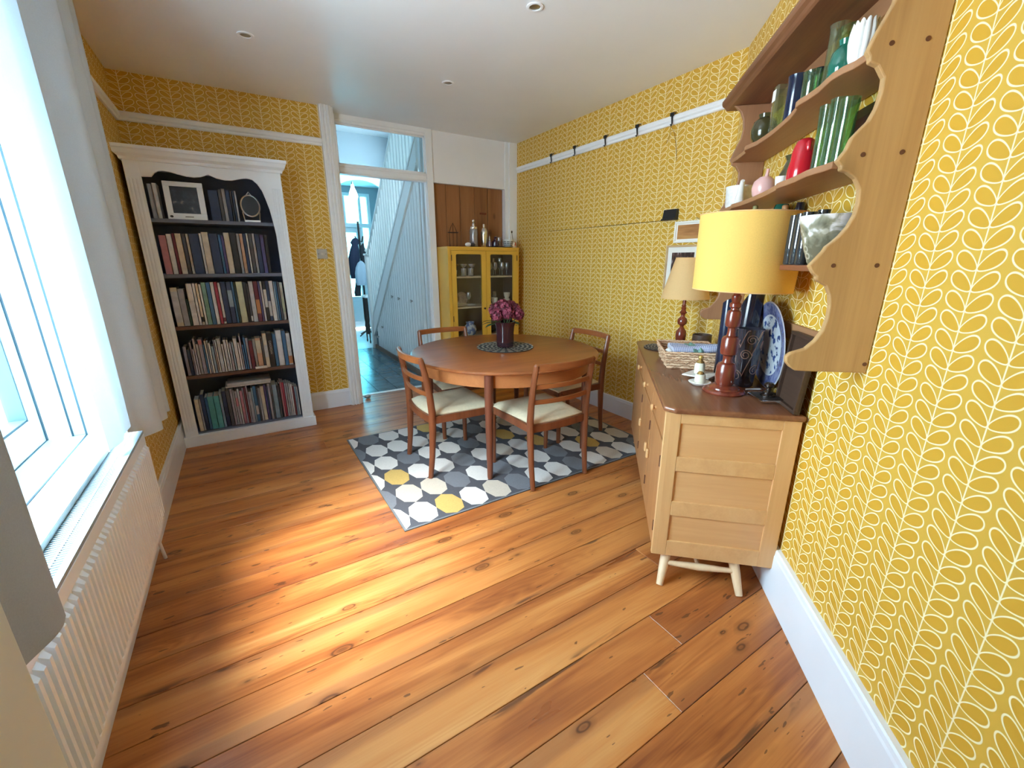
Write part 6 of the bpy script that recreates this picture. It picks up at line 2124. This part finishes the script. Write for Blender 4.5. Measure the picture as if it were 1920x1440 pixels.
# ------------------------------------------------------------------ curtains
def curtain_mesh(path, zb, zt, th=0.004, nz=14, sway=0.0):
    """sheet hung along a plan path, smoothed, with thickness"""
    P = [Vector((p[0], p[1], 0)) for p in path]
    S_ = []
    for i in range(len(P) - 1):
        p0, p1, p2, p3 = P[max(i - 1, 0)], P[i], P[i + 1], P[min(i + 2, len(P) - 1)]
        for k in range(8):
            t_ = k / 8
            S_.append(0.5 * ((2 * p1) + (p2 - p0) * t_ + (2 * p0 - 5 * p1 + 4 * p2 - p3) * t_ * t_ + (3 * p1 - p0 - 3 * p2 + p3) * t_ ** 3))
    S_.append(P[-1])
    m = MB()
    G_ = []
    for side in (0, 1):
        rows_ = []
        for j in range(nz + 1):
            v_ = j / nz
            row_ = []
            for i, s in enumerate(S_):
                d_ = (S_[min(i + 1, len(S_) - 1)] - S_[max(i - 1, 0)]).normalized()
                nrm = Vector((-d_.y, d_.x, 0))
                zz0 = zb(i / (len(S_) - 1)) if callable(zb) else zb
                z = zz0 + (zt - zz0) * v_
                w_ = 0.006 * math.sin(5 * v_ + i * 0.35) * (1 - v_)
                p = s + nrm * (side * th + w_)
                row_.append(m.v(p.x, p.y, z))
            rows_.append(row_)
        G_.append(rows_)
    nS = len(S_)
    for side in (0, 1):
        for j in range(nz):
            for i in range(nS - 1):
                m.face([G_[side][j][i], G_[side][j][i + 1], G_[side][j + 1][i + 1], G_[side][j + 1][i]])
    for i in range(nS - 1):
        m.face([G_[0][0][i], G_[0][0][i + 1], G_[1][0][i + 1], G_[1][0][i]])
        m.face([G_[0][nz][i], G_[0][nz][i + 1], G_[1][nz][i + 1], G_[1][nz][i]])
    for j in range(nz):
        for i in (0, nS - 1):
            m.face([G_[0][j][i], G_[0][j + 1][i], G_[1][j + 1][i], G_[1][j][i]])
    return m


CT = thing('curtain', 'long white curtain gathered at the far side of the window, beside the bookcase', 'curtain', (0, 0, 0))
curtain_mesh([(-0.520, 2.085), (-0.500, 2.17), (-0.512, 2.26), (-0.500, 2.36), (-0.520, 2.42)], 0.715, 2.58).build('lining_fold', M['curt'], CT, smooth=True)
curtain_mesh([(-0.525, 2.42), (-0.560, 2.49), (-0.520, 2.54), (-0.455, 2.60), (-0.452, 2.66), (-0.535, 2.70), (-0.540, 2.73), (-0.455, 2.785), (-0.445, 2.84), (-0.525, 2.88), (-0.520, 2.91), (-0.450, 2.965), (-0.465, 3.02), (-0.525, 3.05)],
             0.600, 2.58).build('drape', M['curt'], CT, smooth=True)
MB().box(-0.53, -0.49, 2.06, 3.06, 2.575, 2.60).build('heading', M['curt'], CT)
CT2 = thing('curtain', 'shaded white curtain hanging close to the viewer at the near end of the radiator', 'curtain', (0, 0, 0))
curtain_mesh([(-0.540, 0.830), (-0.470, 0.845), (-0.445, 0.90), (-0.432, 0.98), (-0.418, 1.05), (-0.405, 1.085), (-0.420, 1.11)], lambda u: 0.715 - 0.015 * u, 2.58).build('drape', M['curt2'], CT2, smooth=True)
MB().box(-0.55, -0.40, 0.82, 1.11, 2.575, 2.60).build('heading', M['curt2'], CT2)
cr = thing('curtain_rail', 'white curtain rail above the left window', 'rail', (0, 0, 0))
MB().box(-0.50, -0.47, 0.81, 3.10, 2.60, 2.625).build('track', M['white'], cr)
for yy in (0.9, 1.9, 3.0):
    MB().box(XL + 0.001, -0.48, yy, yy + 0.02, 2.605, 2.62).build('bracket', M['white'], cr)

# ------------------------------------------------------------------ ceiling spots, switch, picture hooks, pictures
for k, (x, y, lab) in enumerate(((0.243, 3.355, 'small recessed ceiling downlight above the bookcase'), (1.542, 3.371, 'small recessed ceiling downlight above the doorway side of the table'), (1.525, 2.213, 'recessed ceiling downlight nearest the viewer'))):
    t = thing('downlight', lab, 'light', (x, y, ZC), 0, 'recessed ceiling spots')
    MB().lathe([(0.045, -0.0005), (0.045, -0.005), (0.038, -0.008), (0.030, -0.006), (0.028, -0.0005)], 28).build('bezel', M['white'], t, smooth=True)
    MB().lathe([(0, -0.001), (0.028, -0.001), (0.028, -0.003), (0.012, -0.006), (0, -0.006)], 24).build('lamp', M['steel'], t, smooth=True)
t = thing('light_switch', 'brushed metal light switch plate on the leaf wallpaper left of the doorway', 'switch', (0.683, YB, 1.481))
MB().box(-0.044, 0.044, -0.007, -0.0005, -0.043, 0.043).build('plate', M['switch'], t, bevel=0.003)
MB().box(-0.012, 0.012, -0.011, -0.006, -0.012, 0.012).build('rocker', M['steel'], t, bevel=0.002)
for s in (-1, 1):
    MB().lathe([(0, 0), (0.0035, 0), (0.0035, 0.002), (0, 0.002)], 8, M=Matrix.Translation((s * 0.031, -0.007, 0)) @ Matrix.Rotation(PI / 2, 4, 'X')).build('screw', M['iron'], t)
hk = [(3.84, 'farthest black picture hook on the white rail, near the alcove'), (3.474, 'second black picture hook from the alcove on the white rail'), (3.065, 'middle black picture hook on the white rail'),
      (2.705, 'fourth black picture hook from the alcove on the white rail'), (2.372, 'nearest black picture hook on the white rail, with hanging cords')]
for k, (y, lab) in enumerate(hk):
    t = thing('picture_hook', lab, 'hook', (XR, y, 2.387), 0, 'black hooks on the picture rail')
    m = MB()
    m.bar([(-0.006, 0, 0.082), (-0.020, 0, 0.074), (-0.040, 0, 0.060), (-0.038, 0, 0.036), (-0.034, 0, 0.005), (-0.042, 0, -0.012), (-0.052, 0, -0.004)], [0.016, 0.018, 0.018, 0.012, 0.010, 0.010, 0.008], 0.004, up=(1, 0, 0.2))
    m.build('hook', M['black'], t)
    MB().box(-0.046, -0.035, -0.016, 0.016, 0.050, 0.074).build('hook_head', M['black'], t, bevel=0.002)
    if k == 4:
        m = MB()
        m.tube([(-0.044, 0, -0.012), (-0.012, -0.012, -0.06), (-0.004, -0.03, -0.14), (-0.004, -0.05, -0.25)], 0.0012, 5)
        m.tube([(-0.044, 0, -0.012), (-0.012, 0.02, -0.05), (-0.004, 0.06, -0.11)], 0.0012, 5)
        m.build('cord', M['knot'], t)
t = thing('wall_bracket', 'small black bracket with a thin dark wire on the right-hand wall', 'bracket', (XR, 2.315, 1.72))
m = MB()
m.prism([(-0.055, 0.0), (-0.001, 0.0), (-0.001, 0.078), (-0.028, 0.078), (-0.040, 0.014), (-0.055, 0.010)], 'y', -0.058, 0.062)
m.build('body', M['black'], t, bevel=0.002)
MB().tube([(-0.004, 0.06, 0.004), (-0.003, 0.8, 0.004), (-0.003, 1.58, 0.006)], 0.0018, 5).build('wire', M['iron'], t)


def small_photo():
    g = G('brown_photograph')
    n_ = g.noise(g.coord('Object', (1, 3, 1)), 16, 3, 0.5)
    return g.done(g.bsdf(g.ramp(n_, [(0.45, (0.03, 0.014, 0.012)), (0.60, (0.10, 0.05, 0.04)), (0.70, (0.40, 0.36, 0.36))]), 0.4))


def wall_frame(name, label, y0, y1, z0, z1, bw, fmat, mw, pmat):
    t = thing(name, label, 'picture', (XR, 0, 0))
    m = MB()
    for bb in ((y0, y1, z1 - bw, z1), (y0, y1, z0, z0 + bw), (y0, y0 + bw, z0 + bw, z1 - bw), (y1 - bw, y1, z0 + bw, z1 - bw)):
        m.box(-0.022, -0.002, *bb)
    m.build('frame', fmat, t, bevel=0.002)
    MB().box(-0.012, -0.003, y0 + bw, y1 - bw, z0 + bw, z1 - bw).build('mount', M['paperpic'], t)
    MB().box(-0.0135, -0.0118, y0 + bw + mw, y1 - bw - mw, z0 + bw + mw, z1 - bw - mw).build('print', pmat, t)
    return t


FRW = wood('pale_frame_wood', (0.42, 0.26, 0.12), (0.55, 0.36, 0.18), (0.64, 0.45, 0.25), 'y', 0.45)
wall_frame('framed_photograph', 'small framed photograph with wide cream mount behind the peach lampshade', 2.02, 2.325, 1.20, 1.535, 0.014, FRW, 0.04, small_photo())
wall_frame('wooden_picture', 'brown wooden picture in a pale frame above the cream-mounted photograph', 1.98, 2.268, 1.552, 1.705, 0.014, M['paperpic'], 0.012, wood('wood_print', (0.22, 0.08, 0.02), (0.45, 0.20, 0.06), (0.60, 0.33, 0.11), 'y', 0.5))

# ------------------------------------------------------------------ hall: staircase and understairs boarding
ST = thing('staircase', 'grey-white painted staircase with spindles and boarded cupboards beneath, in the hall', 'staircase', (0, 0, 0))
SX = 1.80
slope = 0.889


def str_top(y):     # upper edge of the outer string
    return 0.58 + slope * (7.205 - y)


def str_bot(y):
    return 0.215 + 0.909 * (7.205 - y)


yA, yB_ = 4.80, 7.215
m = MB()
m.prism([(yA, str_bot(yA)), (yB_, max(0.19, str_bot(yB_))), (yB_, str_top(yB_)), (yA, str_top(yA))], 'x', SX - 0.012, SX + 0.03)
m.build('string', M['stairgrey'], ST, bevel=0.004)
m = MB()
m.bar([(SX - 0.014, yA, str_top(yA) - 0.03), (SX - 0.014, yB_, str_top(yB_) - 0.03)], 0.012, 0.035)
m.bar([(SX - 0.014, yA, str_bot(yA) + 0.02), (SX - 0.014, yB_, str_bot(yB_) + 0.02)], 0.012, 0.03)
m.build('string_moulding', M['stairgrey'], ST)
# boarding: tongue and groove boards cut to the slope
y = 4.80
while y < 7.02:
    y2 = min(y + 0.098, 7.05)
    m = MB()
    za, zb = str_bot(y + 0.003), str_bot(y2 - 0.003)
    m.prism([(y + 0.007, 0.07), (y2 - 0.007, 0.07), (y2 - 0.007, max(zb + 0.03, 0.09)), (y + 0.007, za + 0.03)], 'x', SX + 0.004, SX + 0.014)
    m.build('cupboard_board', M['stairgrey'], ST)
    y = y2
MB().box(SX + 0.012, SX + 0.02, 4.80, 7.2, 0, 0.3).build('backing', M['grout'], ST)
m = MB()
m.prism([(4.80, 0.02), (7.1, 0.02), (7.1, 0.25), (4.80, 2.3)], 'x', SX + 0.016, SX + 0.022)
m.build('backing', M['grout'], ST)
MB().box(SX - 0.012, SX + 0.014, 4.80, 7.25, 0, 0.066).build('skirting', M['plinthwood'], ST)
for (yk, zk) in ((6.045, 0.935), (5.745, 0.93), (5.235, 0.935), (6.688, 0.424), (6.99, 0.228)):
    m = MB()
    m.lathe([(0, 0), (0.009, 0), (0.009, 0.012), (0.020, 0.020), (0.020, 0.030), (0, 0.034)], 14, M=Matrix.Translation((SX + 0.002, yk, zk)) @ Matrix.Rotation(-PI / 2, 4, 'Y'))
    m.build('knob', M['steel'], ST, smooth=True)


def rail_z(y):
    return 1.56 + 0.830 * (7.215 - y)


m = MB()
m.bar([(SX + 0.01, 4.82, rail_z(4.82)), (SX + 0.01, 7.25, rail_z(7.25))], 0.055, 0.05)
m.build('handrail', M['stairgrey'], ST, bevel=0.012, seg=3)
y = 4.90
while y < 7.18:
    MB().box(SX - 0.006, SX + 0.026, y - 0.016, y + 0.016, str_top(y) - 0.02, rail_z(y) - 0.015).build('spindle', M['stairgrey'], ST)
    y += 0.112
m = MB()
m.box(SX - 0.04, SX + 0.05, 7.215, 7.305, 0, 1.50)
m.build('newel_post', M['stairgrey'], ST, bevel=0.006)
MB().box(SX - 0.055, SX + 0.065, 7.20, 7.32, 1.50, 1.53).build('newel_cap', M['stairgrey'], ST, bevel=0.006)
MB().lathe([(0.035, 1.53), (0.02, 1.545), (0.045, 1.575), (0.03, 1.61), (0, 1.62)], 16, (SX + 0.005, 7.26, 0)).build('newel_finial', M['stairgrey'], ST, smooth=True)
for k in range(12):
    y1 = 7.19 - k * 0.2
    z = 0.185 * (k + 1)
    m = MB()
    m.box(SX + 0.032, HX1 - 0.002, y1 - 0.22, y1, z - 0.03, z)
    m.box(SX + 0.032, HX1 - 0.002, y1 - 0.018, y1, z - 0.185, z - 0.03)
    m.build('tread', M['hallwhite'], ST)

# ------------------------------------------------------------------ hall: pendant, coats, console
g_o = G('lit_opal_glass')
em_ = g_o.n('Emission')
g_o.put(em_.inputs[0], (0.72, 0.95, 1.0))
em_.inputs[1].default_value = 3.5
opal = g_o.done(em_.outputs[0])
t = thing('pendant_lamp', 'drop-shaped white glass pendant lamp hanging in the hall arch', 'lamp', (1.945, 8.45, 0.062))
MB().lathe([(0, 2.385), (0.035, 2.39), (0.066, 2.42), (0.076, 2.47), (0.062, 2.53), (0.032, 2.60), (0.020, 2.66), (0, 2.66)], 24).build('shade', opal, t, smooth=True)
MB().lathe([(0, 2.655), (0.022, 2.655), (0.022, 2.70), (0.006, 2.71), (0, 2.71)], 14).build('fitting', M['steel'], t, smooth=True)
MB().tube([(0, 0, 2.70), (0, 0, 2.797)], 0.004, 6).build('flex', M['china'], t)
t = thing('coat_stand', 'dark coat stand pole in the hall, behind the newel post', 'coat stand', (2.015, 8.62, 0))
MB().tube([(0, 0, 0.02), (0, 0, 2.12)], 0.018, 10).build('pole', M['iron'], t, smooth=True)
for k in range(4):
    a_ = PI / 2 * k + 0.5
    MB().tube([(0, 0, 1.78), (0.06 * math.cos(a_), 0.06 * math.sin(a_), 1.76), (0.10 * math.cos(a_), 0.10 * math.sin(a_), 1.86)], 0.009, 8).build('hook', M['iron'], t, smooth=True)
    MB().tube([(0, 0, 0.10), (0.12 * math.cos(a_), 0.12 * math.sin(a_), 0.05), (0.20 * math.cos(a_), 0.20 * math.sin(a_), 0.008)], 0.012, 8).build('foot', M['iron'], t, smooth=True)
MB().box(-0.008, 0.008, -0.045, -0.03, 1.25, 2.05).build('upright', M['iron'], t)


def garment(name, label, cat, loc, prof, mat, fold=7, amp=0.12):
    """hanging cloth: stacked folded rings (z, rx, ry, dx)"""
    t = thing(name, label, cat, loc)
    m = MB()
    n = 28
    R_ = []
    for (z, rx, ry, dx) in prof:
        R_.append([m.v(dx + rx * math.cos(2 * PI * k / n) * (1 + amp * math.sin(fold * 2 * PI * k / n)), ry * math.sin(2 * PI * k / n) * (1 + amp * math.cos(fold * 2 * PI * k / n + z * 6)), z) for k in range(n)])
    for i in range(len(R_) - 1):
        for k in range(n):
            m.face([R_[i][k], R_[i][(k + 1) % n], R_[i + 1][(k + 1) % n], R_[i + 1][k]])
    m.face(R_[0])
    m.face(R_[-1][::-1])
    m.build('cloth', mat, t, smooth=True)
    return t


nav = cloth('navy_coat_cloth', (0.012, 0.020, 0.050), 0.0)
dk = cloth('black_coat_cloth', (0.018, 0.022, 0.030), 0.0)
pb_ = cloth('pale_blue_cloth', (0.42, 0.55, 0.66), 0.1)
c1 = garment('coat', 'long navy coat with a hood hanging on the hall coat stand', 'coat', (1.880, 8.50, 0), [(1.10, 0.055, 0.05, -0.05), (1.28, 0.085, 0.06, -0.03), (1.48, 0.095, 0.07, -0.01), (1.62, 0.075, 0.06, 0.01), (1.70, 0.05, 0.05, 0.02), (1.74, 0.075, 0.05, 0.025), (1.80, 0.05, 0.04, 0.035), (1.83, 0.012, 0.02, 0.04)], nav)
garment('coat', 'short black jacket on the hall coat stand, right of the navy coat', 'coat', (2.03, 8.44, 0), [(1.32, 0.05, 0.04, 0), (1.45, 0.06, 0.05, 0), (1.58, 0.055, 0.045, -0.01), (1.68, 0.03, 0.03, -0.01), (1.73, 0.01, 0.02, 0.0)], dk)
garment('tote_bag', 'pale blue cloth bag hanging below the coats in the hall', 'bag', (1.935, 8.40, 0), [(0.98, 0.085, 0.04, 0), (1.05, 0.105, 0.05, 0), (1.20, 0.105, 0.05, 0.005), (1.30, 0.09, 0.04, 0.01), (1.38, 0.06, 0.03, 0.02), (1.42, 0.015, 0.02, 0.02)], pb_, 5, 0.07)
garment('bag', 'long black bag hanging lowest under the pale blue bag in the hall', 'bag', (1.885, 8.44, 0), [(0.78, 0.055, 0.03, -0.03), (0.85, 0.06, 0.04, -0.03), (0.98, 0.05, 0.04, -0.01), (1.10, 0.04, 0.03, 0.0), (1.16, 0.01, 0.02, 0.0)], dk, 5, 0.07)
t = thing('console_table', 'small white hall table with a dark turned leg behind the newel post', 'table', (1.93, 7.82, 0))
MB().box(-0.13, 0.25, -0.14, 0.14, 0.80, 0.83).build('top', M['hallwhite'], t, bevel=0.004)
for (x, y) in ((-0.10, -0.11), (0.22, -0.11), (-0.10, 0.11), (0.22, 0.11)):
    MB().lathe([(0, 0), (0.010, 0), (0.014, 0.03), (0.010, 0.06), (0.018, 0.30), (0.012, 0.36), (0.020, 0.42), (0.018, 0.80), (0, 0.80)], 12, (x, y, 0)).build('leg', M['iron'], t, smooth=True)
t = thing('letter_pile', 'white papers lying on the small hall table', 'paper', (1.93, 7.82, 0.8305))
for k in range(3):
    MB().box(-0.10, 0.04, -0.09, 0.06, 0.006 * k, 0.006 * k + 0.005).build('sheet', M['china'], t)
t = thing('door_stop', 'small grey pebble doorstop on the floor at the left foot of the door lining', 'doorstop', (0.985, 4.505, 0.0005))
MB().ball((0, 0, 0.020), 0.032, 0.022, 0.020, 12, 8, jitter=0.08).build('body', M['switch'], t, smooth=True)
